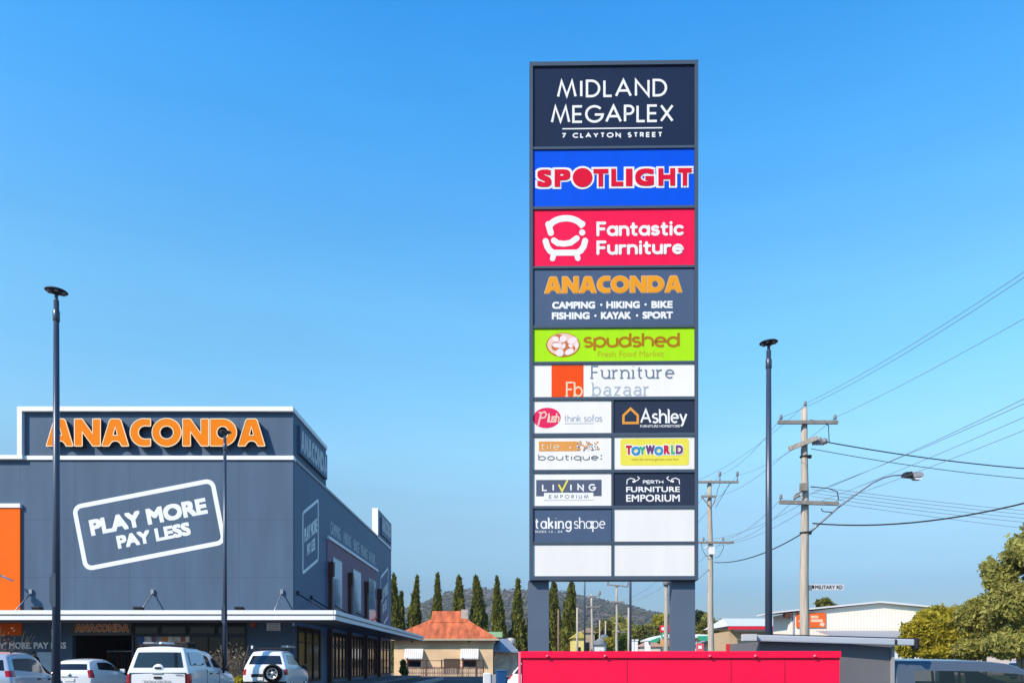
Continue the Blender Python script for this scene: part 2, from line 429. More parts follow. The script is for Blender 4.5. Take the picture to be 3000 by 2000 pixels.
# ------------------------------------------------------------------ materials
M = dict(
 asphalt=mat('asphalt', (0.055,0.056,0.060), .9, var=.25, scale=.8, bump=.4, bscale=60),
 road=mat('road_asphalt', (0.07,0.07,0.074), .9, var=.2, scale=.3, bump=.3, bscale=60),
 concrete=mat('concrete', (.36,.35,.33), .85, var=.14, scale=1.2, bump=.2),
 earth=mat('dry_earth', (.20,.165,.115), .95, var=.25, scale=.15),
 lawn=mat('lawn', (.10,.14,.02), .9, var=.3, scale=.6),
 wall=lined('painted_panel_wall', (.080,.128,.195), px=2.76, pz=2.9, dark=.80, wx=.04, rough=.6, var=.12, scale=.9, stretch=(1.5,1,.22), spec=.12),
 wallside=lined('painted_panel_side', (.080,.135,.225), px=2.9, pz=2.9, dark=.8, wx=.03, rough=.55, var=.10, axis='Y', scale=.35, spec=.2),
 trim=mat('white_trim', (.80,.80,.81), .45, var=.03),
 trimgrey=mat('grey_trim', (.30,.31,.33), .5, var=.04),
 orange=mat('orange_paint', (.88,.135,.006), .6, var=.04, spec=.1),
 terracotta=mat('terracotta_panel', (.25,.15,.20), .7, var=.10, spec=.15),
 letter_orange=mat('orange_letter', (.80,.205,.004), .6, var=.03, spec=.08),
 cream=mat('cream_trim', (.86,.66,.42), .4, var=.02),
 vinyl=mat('white_vinyl', (.78,.79,.80), .4, var=.02),
 glass=mat('dark_glass', (.010,.013,.020), .10, var=.4, scale=1.3, spec=.35),
 skyglass=mat('painted_sky_glass', (.09,.22,.38), .05, var=.12, spec=.8),  # blue base colour stands for the sky reflected in the panes
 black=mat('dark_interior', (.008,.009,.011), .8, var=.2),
 timber=mat('dark_red_timber', (.095,.033,.022), .65, var=.25, scale=3, stretch=(4,4,.4)),
 soffit=mat('soffit_grey', (.17,.18,.21), .6, var=.05),
 metal=mat('grey_steel', (.30,.32,.35), .45, metal=.6, var=.06),
 dark_metal=mat('dark_steel', (.03,.032,.037), .5, metal=.3, var=.1),
 slate=mat('slate_pole_paint', (.036,.052,.088), .34, var=.08, scale=2, spec=.6),
 frame=mat('slate_frame_paint', (.062,.088,.128), .42, var=.05),
 post=mat('slate_post_paint', (.092,.125,.180), .45, var=.05),
 red_sheet=mat('red_sheet_metal', (.86,.007,.058), .42, spec=.22, var=.09, scale=1.3, bump=.12, bscale=2.2),
 red_rail=mat('pink_edge', (.86,.16,.22), .5, var=.08),
 wood=mat('weathered_wood', (.43,.38,.315), .85, var=.38, scale=4, bump=.4, bscale=30, stretch=(6,6,.25)),
 wood2=mat('grey_weathered_wood', (.25,.225,.20), .85, var=.25, scale=5, stretch=(1,1,1)),
 porcelain=mat('grey_porcelain', (.20,.20,.22), .3, var=.05),
 wire=mat('wire', (.20,.22,.26), .6, var=.05),
 wireblk=mat('black_cable', (.014,.015,.018), .6, var=.05),
)

# ------------------------------------------------------------------ ground
b = MB(); b.add([(-3000,-300,0),(3000,-300,0),(3000,6000,0),(-3000,6000,0)], [(0,1,2,3)]); struct('ground', b, M['earth'])
b = MB(); b.add([(-40,66.1,.008),(-6.05,66.1,.008),(-6.05,79.2,.008),(-40,79.2,.008)], [(0,1,2,3)]); struct('side_street', b, M['road'])
b = MB(); b.box(-70, -6.2, -12, 66, -.3, .2); struct('car_park', b, M['asphalt'])
b = MB(); b.box(-6.2, -6.02, -12, 66, -.3, .26); struct('kerb', b, M['concrete'])
b = MB(); b.add([(-6.0,-20,.006),(26,-20,.006),(26,79.2,.006),(-6.0,79.2,.006)], [(0,1,2,3)]); struct('road', b, M['road'])
b = MB(); b.box(-60, -8.4, 34.7, 69.2, -.3, .32); struct('pavement', b, mat('paving', (.16,.16,.165), .85, var=.2, scale=2))
b = MB(); b.add([(26.2,30,.03),(90,30,.03),(90,84,.03),(26.2,84,.03)], [(0,1,2,3)]); tag(b.build('lawn', M['lawn']), kind='structure')
b = MB(); b.add([(26.2,86,.012),(200,86,.012),(200,94,.012),(26.2,94,.012)], [(0,1,2,3)]); struct('side_road', b, mat('pale_road', (.30,.24,.20), .9, var=.1))
b = MB()
for k in range(9): b.add([(-26+2.75*k,20.5,.204),(-25.9+2.75*k,20.5,.204),(-25.9+2.75*k,26,.204),(-26+2.75*k,26,.204)], [(0,1,2,3)])
struct('road_marking', b, M['vinyl'])

# ------------------------------------------------------------------ far hills: terrain sheet + woods on it
HP = [(-2600,70),(900,100),(1060,125),(1160,150),(1250,180),(1300,205),(1340,214),(1400,221),(1440,216),(1500,214),(1560,216),(1640,212),(1700,196),(1760,186),(1830,172),(1900,152),(1980,138),(2060,120),(2130,116),(2200,104),(2320,92),(2700,70),(5200,60)]
def ridge(px):
    for (a, ha), (c, hc) in zip(HP, HP[1:]):
        if a <= px <= c: return ha + (hc - ha) * (px - a) / (c - a)
    return 60
YR = 1500.0
def hill_z(x, y):
    px = 1500 + x * F / YR
    top = ridge(px) * YR / F
    t = max(0, min(1, (y - 620) / (YR - 620)))
    if y > YR: return top * max(.2, 1 - (y - YR) / 1600)
    n = noise.noise(Vector((x*.004, y*.004, 3.1))) * 13 * t * (1 - t) * 3
    return top * (t ** 1.15) + n - (0 if t > 0 else 0.5)
vs_, fs = [], []
NX, NY = 150, 34
for j in range(NY):
    y = 560 + (2900 - 560) * j / (NY - 1)
    for i in range(NX):
        x = -1500 + 3100 * i / (NX - 1)
        vs_.append((x, y, hill_z(x, y)))
for j in range(NY - 1):
    for i in range(NX - 1): fs.append((j*NX+i, j*NX+i+1, (j+1)*NX+i+1, (j+1)*NX+i))
b = MB(); b.add(vs_, fs, True); struct('hills', b, mat('hill_earth', (.135,.105,.08), .95, var=.3, scale=.02))
ICO = [(0,0,1),(.894,0,.447),(.276,.851,.447),(-.724,.526,.447),(-.724,-.526,.447),(.276,-.851,.447),(.724,.526,-.447),(-.276,.851,-.447),(-.894,0,-.447),(-.276,-.851,-.447),(.724,-.526,-.447),(0,0,-1)]
ICF = [(0,1,2),(0,2,3),(0,3,4),(0,4,5),(0,5,1),(1,6,2),(2,7,3),(3,8,4),(4,9,5),(5,10,1),(6,7,2),(7,8,3),(8,9,4),(9,10,5),(10,6,1),(11,7,6),(11,8,7),(11,9,8),(11,10,9),(11,6,10)]
rnd = random.Random(3)
b = MB(); cnt = 0
while cnt < 11000:
    y = 640 + 880 * rnd.random() ** .8
    px = rnd.uniform(-200, 3200); x = (px - 1500) * y / F
    if not (1080 < px < 2350) and rnd.random() < .75: continue
    if noise.noise(Vector((x*.011, y*.011, 0))) < -.22 and rnd.random() < .75: continue
    s = rnd.uniform(1.4, 3.6) * (.7 if y > 1350 else 1)
    z = hill_z(x, y) + s * .45; sx = s * rnd.uniform(.8,1.5)
    b.add([(x + p[0]*sx*rnd.uniform(.75,1.25), y + p[1]*s, z + p[2]*s*rnd.uniform(.6,1.0)) for p in ICO], ICF); cnt += 1
tag(b.build('hillside_woods', mat('bush_foliage', (.062,.062,.036), .95, var=.35, scale=.05, island=.45)), kind='stuff')
# ------------------------------------------------------------------ the store
YF, XS = 37.9, -11.05                       # front wall plane, right side wall plane
def fx(px): return WX(px, YF)
def fz(py): return WZ(py, YF)
def sy(px): return XS * F / (px - 1500)     # depth on the side wall
def sz(px, py): return WZ(py, sy(px))
YB = sy(1146)
Z_MAIN, Z_TOP, Z_CAN0, Z_CAN1 = fz(1340), fz(1199), 3.52, 3.93
XL = -40.0
store = empty('store_building', (0,0,0), 0, 'large slate grey retail building with an orange word in raised capitals on its raised parapet', 'building')
YP = sy(955)
YT0, YT1 = sy(1107), YB
# main walls (front, side, back, left) with the entrance opening left out of the front wall
XE0, XE1, ZE = fx(212), fx(386), fz(1858)
b = MB()
XP = fx(65)
b.box(XL, XE0, YF, YF+.3, 0, Z_MAIN); b.box(XE1, XS, YF, YF+.3, 0, Z_MAIN); b.box(XE0, XE1, YF, YF+.3, ZE, Z_MAIN)
b.build('front_wall', M['wall'], store)
b = MB(); b.box(XS-.3, XS, YF+.3, YB, 0, Z_MAIN); b.build('side_wall', M['wallside'], store)
b = MB(); b.box(XL, XS-.3, YB-.3, YB, 0, Z_MAIN); b.box(XL, XL+.3, YF+.3, YB-.3, 0, Z_MAIN); b.build('rear_wall', M['wallside'], store)
b = MB(); b.box(XL+.3, XS-.3, YF+.3, YB-.3, Z_MAIN-.6, Z_MAIN-.45); b.build('roof', M['metal'], store)
# raised parapet carrying the word
b = MB(); b.box(XP+.12, XS, YF, YP, Z_MAIN+.002, Z_TOP-.15); b.build('parapet', M['wall'], store)
b = MB()
b.box(XP-.12, XS+.06, YF-.22, YP+.05, Z_TOP-.15, Z_TOP+.08)
b.box(XP-.12, XP+.12, YF-.22, YF+.4, Z_MAIN+.08, Z_TOP-.15)
b.build('parapet_capping', M['trim'], store)
b = MB()
b.box(XL, XP+.14, YF-.22, YF+.35, Z_MAIN-.12, Z_MAIN+.08)
b.box(XP+.14, XS+.05, YF-.08, YF+.35, Z_MAIN-.12, Z_MAIN+.08)
b.build('wall_capping', M['trim'], store)
b = MB(); b.box(XS-.3, XS+.05, YF+.36, YT0-.03, Z_MAIN-.09, Z_MAIN+.06); b.build('side_capping', M['trimgrey'], store)
# tower at the far end
b = MB(); b.box(XS-.45, XS+.02, YT0, YT1, Z_MAIN+.07, sz(1107,1490)+.0)
b.build('end_tower', M['wallside'], store)
b = MB(); b.box(XS-.45, XS+.03, YT0-.12, YT0-.002, Z_MAIN-.1, sz(1107,1490)+.06); b.build('tower_edge', M['trim'], store)
b = MB(); b.box(XS+.024, XS+.06, YT0, YT1, Z_MAIN-.1, Z_MAIN+.06); b.build('tower_trim', M['trim'], store)
# orange projecting panel at the left
b = MB(); b.box(XL+2, fx(63), YF-.12, YF-.002, 3.96, fz(1488)); b.build('orange_panel', M['orange'], store)
b = MB(); b.box(XL+2, fx(65), YF-.18, YF-.002, fz(1488), fz(1476)); b.build('panel_capping', M['trim'], store)
b = MB(); b.box(XL+2, fx(66), YF-.06, YF-.002, fz(1860), 3.50); b.build('orange_panel', M['orange'], store)

# raised word on the parapet
words, wtot = heavy_word('ANACONDA')
wx0, wx1, wz0, wz1 = fx(148), fx(783), fz(1312), fz(1233)
def put_word(mapf, off_front, off_back, name, parent, m_face, m_edge, wtrim):
    e = Flat(lambda u, v, k: mapf(u, v, off_front + .004 + k*.0006))
    for i, loops in enumerate(words):
        vs_, fs = curve_tris(loops, 0, 1.0)
        mb = MB(); mb.add([mapf(p[0], p[1], off_front if p[2] > 0 else off_back) for p in vs_], fs)
        lo_ = mb.build(name, m_face, parent); lo_.data.materials.append(mat('shaded_letter_return', (.035,.035,.05), .6))  # letter sides coloured near black to stand for their shadow
        for pl in lo_.data.polygons: pl.material_index = 0 if abs(pl.normal.y) > .6 else 1
        for lp in loops: e.stroke(lp + lp[:1], wtrim)
    e.build('letter_edging', m_edge, parent)
put_word(lambda u, v, d: (wx0 + u/wtot*(wx1-wx0), YF - d, wz0 + v*(wz1-wz0)), .35, .05, 'raised_letter', store, M['letter_orange'], M['cream'], .034)

# tilted slogan on the front wall
f = Flat(lambda u, v, k: (fx(u), YF - .004 - k*.0005, fz(v)))
cx, cy, ang = 437, 1536, R(-11.0)
def rotf(p): return (cx + p[0]*math.cos(ang) - p[1]*math.sin(ang), cy + p[0]*math.sin(ang) + p[1]*math.cos(ang))
f.xf = rotf
hw, hh, r = 206, 92, 20
f.stroke(arc(hw-r,hh-r,r,r,0,90,5)+arc(-hw+r,hh-r,r,r,90,180,5)+arc(-hw+r,-hh+r,r,r,180,270,5)+arc(hw-r,-hh+r,r,r,270,360,5), 13, closed=True)
f.text('PLAY MORE', -172, -47, 176, 1, .05)
f.text('PAY LESS', -102, 14, 116, 53, .05)
f.build('wall_slogan', M['vinyl'], store)

# lettering on the side wall: u = photo column (gives depth), v = height
def smap(u, v, k): return (XS + .006 + k*.0005, u, v)
f = Flat(smap)
ya, yb = sy(887), sy(932)
za, zb = sz(884,1500), sz(932,1464); zc, zd = sz(889,1678), sz(935,1640)
def sq(p):   # unit square -> tilted frame on the side wall (v down)
    u, v = p
    top = za + (zb-za)*u; bot = zc + (zd-zc)*u
    return (ya + (yb-ya)*u, top + (bot-top)*v)
f.xf = sq
f.stroke(arc(.94,.95,.06,.05,0,90,4)+arc(.06,.95,.06,.05,90,180,4)+arc(.06,.05,.06,.05,180,270,4)+arc(.94,.05,.06,.05,270,360,4), .055, closed=True)
f.text('PLAY MORE', .09, .28, .93, .52, .03); f.text('PAY LESS', .24, .58, .78, .78, .03)
f.build('side_slogan', M['vinyl'], store)
f = Flat(smap)
for t, p0, p1 in (('CAMPING',968,997),('HIKING',1006,1028),('BIKE',1036,1052),('FISHING',1057,1076),('KAYAK',1081,1099)):
    y0, y1 = sy(p0), sy(p1); f = Flat(smap); f.text(t, y0, 10.15, y1, 9.35, .02); f.build('side_word', mat('pale_blue_vinyl', (.45,.5,.56), .5, var=.05), store)
# side board with the word, on the parapet return
y0, y1 = sy(872), sy(952)
b = MB(); b.box(XS+.003, XS+.14, y0, y1, Z_MAIN+.45, Z_TOP-.55); sb = b.build('sign_board', M['wallside'], store)
f = Flat(lambda u, v, k: (XS + .15, u, v))
for i, loops in enumerate(words):
    vs_, fs = curve_tris(loops)
    f.k += 1; f._put([(y0 + .12 + p[0]/wtot*(y1-y0-.24), Z_MAIN+.62 + p[1]*(Z_TOP-Z_MAIN-1.32)) for p in vs_], fs)
f.build('lettering', mat('grey_vinyl', (.52,.54,.57), .5, var=.04), sb)
# small board and slogan on the end tower
y0, y1 = sy(1114), sy(1143)
b = MB(); b.box(XS+.024, XS+.12, y0, y1, Z_MAIN+.4, sz(1107,1490)-.5); sb = b.build('sign_board', M['wallside'], store)
f = Flat(lambda u, v, k: (XS + .126, u, v))
for i, loops in enumerate(words):
    vs_, fs = curve_tris(loops); f.k += 1
    f._put([(y0 + .3 + p[0]/wtot*(y1-y0-.6), Z_MAIN+.75 + p[1]*1.25) for p in vs_], fs)
f.build('lettering', MATS['grey_vinyl'], sb)
f = Flat(lambda u, v, k: (XS + .03 + k*.0005, u, v))
y0, y1 = sy(1114), sy(1136)
def sq2(p): return (y0 + (y1-y0)*p[0], 8.6 + 1.3*p[0] - 4.3*p[1])
f.xf = sq2
f.stroke([(.05,0),(.95,0),(1,.05),(1,.95),(.95,1),(.05,1),(0,.95),(0,.05)], .05, closed=True)
f.text('PLAY MORE', .09, .28, .93, .52, .03); f.text('PAY LESS', .24, .58, .78, .78, .03)
f.build('side_slogan', M['vinyl'], store)
# terracotta infill with tall windows and timber fins on the side wall
ty0, ty1 = sy(957), sy(1103)
b = MB(); b.box(XS+.003, XS+.05, ty0, ty1, Z_CAN1, 8.9); b.build('terracotta_infill', M['terracotta'], store)
b = MB(); b.box(XS+.003, XS+.14, ty0, ty1+.1, 8.9, 9.08); b.build('infill_capping', M['trim'], store)
for p0, p1 in ((971,998),(1030,1054),(1077,1098)):
    a, c = sy(p0), sy(p1)
    mb = MB(); mb.box(XS+.052, XS+.10, a, c, Z_CAN1+.35, 8.0); w = mb.build('tall_window', M['metal'], store)
    mb = MB(); mb.box(XS+.102, XS+.108, a+.07, c-.07, Z_CAN1+.42, 7.93); mb.build('pane', M['skyglass'], w)
for p in (961, 1019, 1067, 1106):
    y = sy(p)
    mb = MB(); mb.box(XS+.05, XS+.26, y-.15, y+.15, .32, 7.5); mb.box(XS+.05, XS+.36, y-.22, y+.22, 6.7, 7.55)
    mb.build('timber_fin', M['timber'], store)
# canopy round two sides
XC, YC = -8.19, 34.6
canopy = MB()
canopy.box(XL, XC-.02, YC+.02, YF-.36, Z_CAN0, Z_CAN1-.05); canopy.box(XS+.45, XC-.02, YF-.36, YB+.3, Z_CAN0, Z_CAN1-.05)
canopy.box(XL+.0, XS+.45, YF-.36, YF-.002, Z_CAN0, Z_CAN1-.05)
cano = canopy.build('canopy', M['soffit'], store)
b = MB()
zmid = (Z_CAN0+Z_CAN1)/2 - .02
b.box(XL, XC, YC-.10, YC+.018, zmid+.04, Z_CAN1); b.box(XL, XC, YC-.06, YC+.018, Z_CAN0-.03, zmid-.035)
b.box(XC-.018, XC+.10, YC-.10, YB+.3, zmid+.04, Z_CAN1); b.box(XC-.018, XC+.06, YC-.06, YB+.3, Z_CAN0-.03, zmid-.035)
b.build('fascia', M['trim'], cano)
b = MB(); b.box(XL, XC-.01, YC-.03, YC+.016, zmid-.035, zmid+.04); b.box(XC-.016, XC+.03, YC-.03, YB+.3, zmid-.035, zmid+.04); b.build('fascia_groove', M['trimgrey'], cano)
for p in (93, 449, 827, -260):
    x = fx(p); mb = MB(); mb.cyl((x, YF, 5.08), (x, YF-1.5, 3.85), .035, n=8); mb.box(x-.07, x+.07, YF-.12, YF-.003, 4.98, 5.2); mb.build('stay_rod', M['metal'], store)
for y in (38.6, 41.2, 46.5, 53, 60):
    mb = MB(); mb.cyl((XS, y, 5.08), (XS+2.0, y, 3.85), .035, n=8); mb.box(XS+.003, XS+.12, y-.07, y+.07, 4.98, 5.2); mb.build('stay_rod', M['dark_metal'], store)
for p in (112, 408, 703):
    x = WX(p, 36.5); mb = MB(); mb.box(x-.2, x+.2, 36.3, 36.6, 4.08, 4.2); mb.box(x-.05, x+.05, 36.42, 36.5, 3.88, 4.08); mb.bar((x-.2,36.3,4.2),(x+.2,36.3,4.2),.1,.06); mb.build('floodlight', M['dark_metal'], store)
mb = MB(); mb.cyl((fx(52), YF-.35, fz(1703)), (fx(36), YF-1.0, fz(1690)), .05, n=8); mb.lathe([(.05,0),(.16,.05),(.2,.25),(.17,.3),(0,.3)], (fx(33), YF-.95, fz(1690)), 14, 'Y'); mb.build('spotlight', M['trim'], store)
# shopfront under the canopy
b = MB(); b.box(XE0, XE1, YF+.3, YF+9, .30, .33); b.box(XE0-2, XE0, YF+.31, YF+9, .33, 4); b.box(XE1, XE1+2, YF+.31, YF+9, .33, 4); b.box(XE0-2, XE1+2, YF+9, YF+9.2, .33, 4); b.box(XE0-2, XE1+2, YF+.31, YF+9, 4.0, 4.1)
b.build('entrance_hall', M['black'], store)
b = MB(); b.box(fx(212), fx(389), YF-.18, YF-.003, fz(1860), fz(1817)+.0); sb = b.build('entrance_board', mat('board_grey', (.10,.10,.105), .5), store)
ex0, ex1, ez0, ez1 = fx(226), fx(383), fz(1850), fz(1828)
f = Flat(lambda u, v, k: (ex0 + u/wtot*(ex1-ex0), YF - .186 - (0.004 if k > 50 else 0), ez0 + v*(ez1-ez0)))
for loops in words:
    vs_, fs = curve_tris(loops); f.k += 1; f._put([(p[0], p[1]) for p in vs_], fs)
f.build('lettering', mat('dull_orange', (.62,.17,.06), .5), sb)
f = Flat(lambda u, v, k: (ex0 + u/wtot*(ex1-ex0), YF - .19 - k*.0003, ez0 + v*(ez1-ez0)))
for loops in words:
    for lp in loops: f.stroke(lp + lp[:1], .06)
f.build('letter_edging', M['cream'], sb)
def win(p0, p1, q0, q1, sub=(), y=YF):
    mb = MB(); x0, x1, z0, z1 = fx(p0), fx(p1), fz(q1), fz(q0)
    t = .06
    mb.box(x0, x1, y-.08, y-.003, z1-t, z1); mb.box(x0, x1, y-.08, y-.003, z0, z0+t); mb.box(x0, x0+t, y-.08, y-.003, z0+t, z1-t); mb.box(x1-t, x1, y-.08, y-.003, z0+t, z1-t)
    for p in sub: mb.box(fx(p)-.03, fx(p)+.03, y-.08, y-.003, z0+t, z1-t)
    w = mb.build('shop_window', M['dark_metal'], store)
    mb = MB(); mb.box(x0+t, x1-t, y-.03, y-.004, z0+t, z1-t); mb.build('pane', M['glass'], w)
win(392, 467, 1820, 1858); win(470, 548, 1820, 1858); win(552, 632, 1820, 1858); win(636, 722, 1820, 1858)
win(392, 548, 1862, 1990, (440, 494)); win(552, 722, 1862, 1990, (610, 668))
# window posters strip, dark wall lettering, pier signs
post_cols = [(.05,.11,.3),(.55,.56,.55),(.28,.1,.16),(.30,.31,.36),(.62,.22,.05),(.62,.58,.45),(.6,.6,.55),(.35,.12,.08),(.62,.6,.5)]
xs = [405,426,447,458,478,494,513,532,546,558]
for i, c in enumerate(post_cols):
    mb = MB(); mb.box(fx(xs[i])+.01, fx(xs[i+1])-.01, YF-.115, YF-.09, fz(1886), fz(1864)); mb.build('window_poster', mat('poster_ink_%s' % 'abcdefghi'[i], c, .6, var=.45, scale=6), store)
f = Flat(lambda u, v, k: (fx(u), YF - .006 - k*.0005, fz(v)))
for t_, a_, c_ in (('PLAY',-74,20),('MORE.',27,92),('PAY',99,142),('LESS',150,194)):
    f = Flat(lambda u, v, k: (fx(u), YF - .006 - k*.0005, fz(v))); f.text(t_, a_, 1880, c_, 1899, .03); f.build('wall_word', mat('grey_white_vinyl', (.85,.86,.88), .5), store)
b = MB(); b.box(fx(112), fx(154), YF-.10, YF-.003, .5, fz(1909)); b.build('pale_wall_panel', mat('pale_blue_panel', (.42,.52,.62), .5), store)
b = MB(); b.box(fx(782), fx(822), YF-.05, YF-.003, fz(1846), fz(1823)); sb = b.build('notice_board', M['vinyl'], store)
f = Flat(lambda u, v, k: (fx(u), YF - .054, fz(v)))
for v in (1827, 1832, 1837, 1842): f.rect(786, v, 818, v+1.6)
f.build('print', M['trimgrey'], sb)
b = MB(); b.lathe([(0,0),(.17,0),(.19,.06),(.16,.12),(.06,.15),(0,.15)], (fx(743), YF-.003, fz(1826)), 18, 'Y'); b.build('alarm_bell', mat('alarm_red', (.4,.06,.03), .4), store)
b = MB(); b.box(fx(858), fx(863), YF-.1, YF-.003, fz(1832), fz(1816)); b.build('pipe_box', M['trim'], store)
# glazing of the side wall under the canopy
cols_ = [868, 938, 961, 1019, 1067, 1106, 1140]
def swin(pa, pc, n):
    a, c = sy(pa), sy(pc)
    mb = MB(); z0, z1 = .5, 3.42
    mb.box(XS+.003, XS+.09, a, c, z1-.08, z1); mb.box(XS+.003, XS+.09, a, c, z0, z0+.08); mb.box(XS+.003, XS+.09, a, c, 2.55, 2.61)
    for i in range(n + 1):
        y = a + (c-a)*i/n; mb.box(XS+.003, XS+.09, y-.035, y+.035, z0+.08, z1-.08)
    w = mb.build('shop_window', M['timber'], store)
    mb = MB(); mb.box(XS+.003, XS+.03, a+.04, c-.04, z0+.08, z1-.08); mb.build('pane', M['glass'], w)
swin(871, 935, 3); swin(969, 1012, 4); swin(1026, 1061, 4); swin(1073, 1102, 4); swin(1112, 1140, 3)
# dark shelving and goods glimpsed in the entrance hall
g = empty('clothes_rack', (fx(300), YF+3.2, .33), 0, 'pale rail rack of dark clothes glimpsed inside the shop entrance', 'rack')
mb = MB(); mb.box(-1.5,1.5,-.03,.03,1.78,1.84); mb.box(-1.48,-1.42,-.03,.03,0,1.78); mb.box(1.42,1.48,-.03,.03,0,1.78); mb.build('rail', M['vinyl'], g)
rr = random.Random(5)
for i in range(15):
    x = -1.35 + i*.19; mb = MB(); mb.prism([(x-.05,1.76),(x+.05,1.76),(x+.08,1.6),(x+.07,.7+rr.random()*.3),(x-.07,.7+rr.random()*.3),(x-.08,1.6)], -.2, .2)
    mb.build('garment', mat('garment_%s' % 'abc'[i%3], [(.10,.03,.02),(.05,.06,.03),(.03,.04,.08)][i%3], .9), g)
# ------------------------------------------------------------------ pylon sign
YS = 18.33; SS = F / YS
pyl = empty('pylon_sign', (WX(1796, YS), YS, 0), R(-.87), 'very tall slate framed pylon sign with stacked coloured shop panels', 'sign')
def qx(px): return (px - 1796) / SS
def qz(py): return EYE + (HOR - py) / SS
mb = MB()
mb.box(qx(1551), qx(1561), 0, .42, qz(1698), qz(178)); mb.box(qx(2035), qx(2045), 0, .42, qz(1698), qz(178))
mb.box(qx(1561), qx(2035), .001, .42, qz(190), qz(178.3)); mb.box(qx(1561), qx(2035), .001, .42, qz(1697.7), qz(1686))
rows = [(190,427),(434,602),(610,777),(784,951),(959,1057),(1064,1161),(1170,1267),(1277,1374),(1383,1480),(1488,1585),(1592,1686)]
for (a, c), (d, e) in zip(rows, rows[1:]): mb.box(qx(1561), qx(2035), .012, .40, qz(d), qz(c))
for (a, c) in rows[6:]: mb.box(qx(1793), qx(1797.5), .014, .40, qz(c), qz(a))
mb.box(qx(1561), qx(2035), .30, .39, qz(1686), qz(190))
mb.build('frame', M['frame'], pyl)
for a, c in ((1547,1609),(1973,2041)):
    mb = MB(); mb.box(qx(a), qx(c), .19, .56, 0, qz(1698)-.003); mb.build('post', M['post'], pyl)
C = lambda n, rgb, r=.35: mat(n, tuple(x*.86 for x in lin(rgb)), .38, var=.05, scale=1.3, spec=.2, stretch=(2.2,1,.35))
NAVY = C('navy_panel', (34,44,70)); BLUE = C('blue_panel', (0,84,226)); RED = C('red_panel', (250,22,78)); GREY = C('slate_panel', (80,98,126))
LIME = C('lime_panel', (176,236,8)); WHITE = C('white_panel', (246,243,238)); NAVY2 = C('charcoal_panel', (48,56,76)); BLANK = C('blank_panel', (240,238,234))
INK = dict(white=C('ink_white', (245,245,245)), red=C('ink_red', (226,6,48)), amber=C('ink_amber', (240,160,30)), brown=C('ink_brown', (178,122,6)),
 olive=C('ink_olive', (190,176,30)), orange=C('ink_orange', (250,80,4)), steel=C('ink_steel', (118,132,150)), pale=C('ink_pale', (176,186,198)),
 pink=C('ink_pink', (238,40,96)), gold=C('ink_gold', (236,160,60)), tan=C('ink_tan', (232,160,84)), sand=C('ink_sand', (240,214,180)), grey=C('ink_grey', (112,120,132)),
 yellow=C('ink_yellow', (240,228,84)), teal=C('ink_teal', (52,178,128)), plum=C('ink_plum', (122,66,120)), sky=C('ink_sky', (62,150,200)), crimson=C('ink_crimson', (206,30,62)),
 slate=C('ink_slate', (92,100,122)), potato=C('ink_potato', (248,232,236)), basket=C('ink_basket', (206,120,70)), edge=C('ink_edge', (246,206,186)))
def panel(x0, x1, y0, y1, m, label):
    mb = MB(); mb.box(qx(x0)+.004, qx(x1)-.004, .045, .12, qz(y1)+.004, qz(y0)-.004)
    o = mb.build('sign_panel', m, pyl); o['label'] = label; return o
def fl(k=0): return Flat(lambda u, v, k_: (qx(u), .0425 - k_*.0001, qz(v)), k)
# 1 navy title
p = panel(1561,2035,190,427,NAVY,'navy title panel at the top of the pylon')
f = fl()
f.glyphs('MIDLAND', 1632, 229, 1955, 281, 6.9, gap=.3)
f.glyphs('MEGAPLEX', 1614, 304, 1974, 356, 6.9, gap=.25)
f.rect(1648, 371, 1941, 374.5)
f.glyphs('7 CLAYTON STREET', 1646, 385, 1941, 400, 3.6, gap=.55)
f.build('lettering', INK['white'], p)
# 2 blue with red word edged white, a disc for the O
p = panel(1561,2035,434,602,BLUE,'bright blue panel with a red word edged in white')
L = [('S',1574,1616),('P',1625,1671),('T',1739,1782),('L',1791,1826),('I',1834,1853),('G',1861,1916),('H',1929,1978),('T',1987,2026)]
f = fl(); g = fl(90)
for ch, a, c in L:
    vs_, fs = font_tris(ch, .045)
    f.text(ch, a-6, 486, c+6, 549, .115) if ch != 'I' else f.rect(a-6, 486, c+6, 549)
    g.text(ch, a, 492, c, 543, .06) if ch != 'I' else g.rect(a, 492, c, 543)
f.ellipse(1707, 517, 35, 34); g.ellipse(1707, 517, 29, 28)
f.build('letter_edging', INK['white'], p); g.build('lettering', INK['red'], p)
# 3 red with white sofa emblem
p = panel(1561,2035,610,777,RED,'crimson panel with a white armchair emblem')
f = fl()
f.glyphs('Fantastic', 1748, 646, 2003, 689, 8.6, 'round', gap=.25)
f.glyphs('Furniture', 1748, 702, 2003, 744, 8.6, 'round', gap=.25)
f.build('lettering', INK['white'], p)
f = fl()
X = lambda q: 1520 + q/4.2; Yq = lambda q: 590 + q/4.2
def st(pts, w): f.stroke([(X(a), Yq(c)) for a, c in pts], w/4.2, 'round')
st([(395,370),(365,262)], 74); st([(365,262)] + [(580 + 215*math.cos(R(t)), 330 - 140*math.sin(R(t))) for t in range(158, 20, -12)] + [(782,262)], 78)
f.ellipse(X(782), Yq(368), 9, 9)
st([(432,462),(480,496),(560,505),(640,492),(715,438)], 72)
st([(330,470),(352,540),(385,590),(430,615),(720,615),(765,590),(800,540),(818,470)], 74)
st([(432,625),(416,686)], 66); st([(712,625),(728,686)], 66)
f.build('armchair_emblem', INK['white'], p)
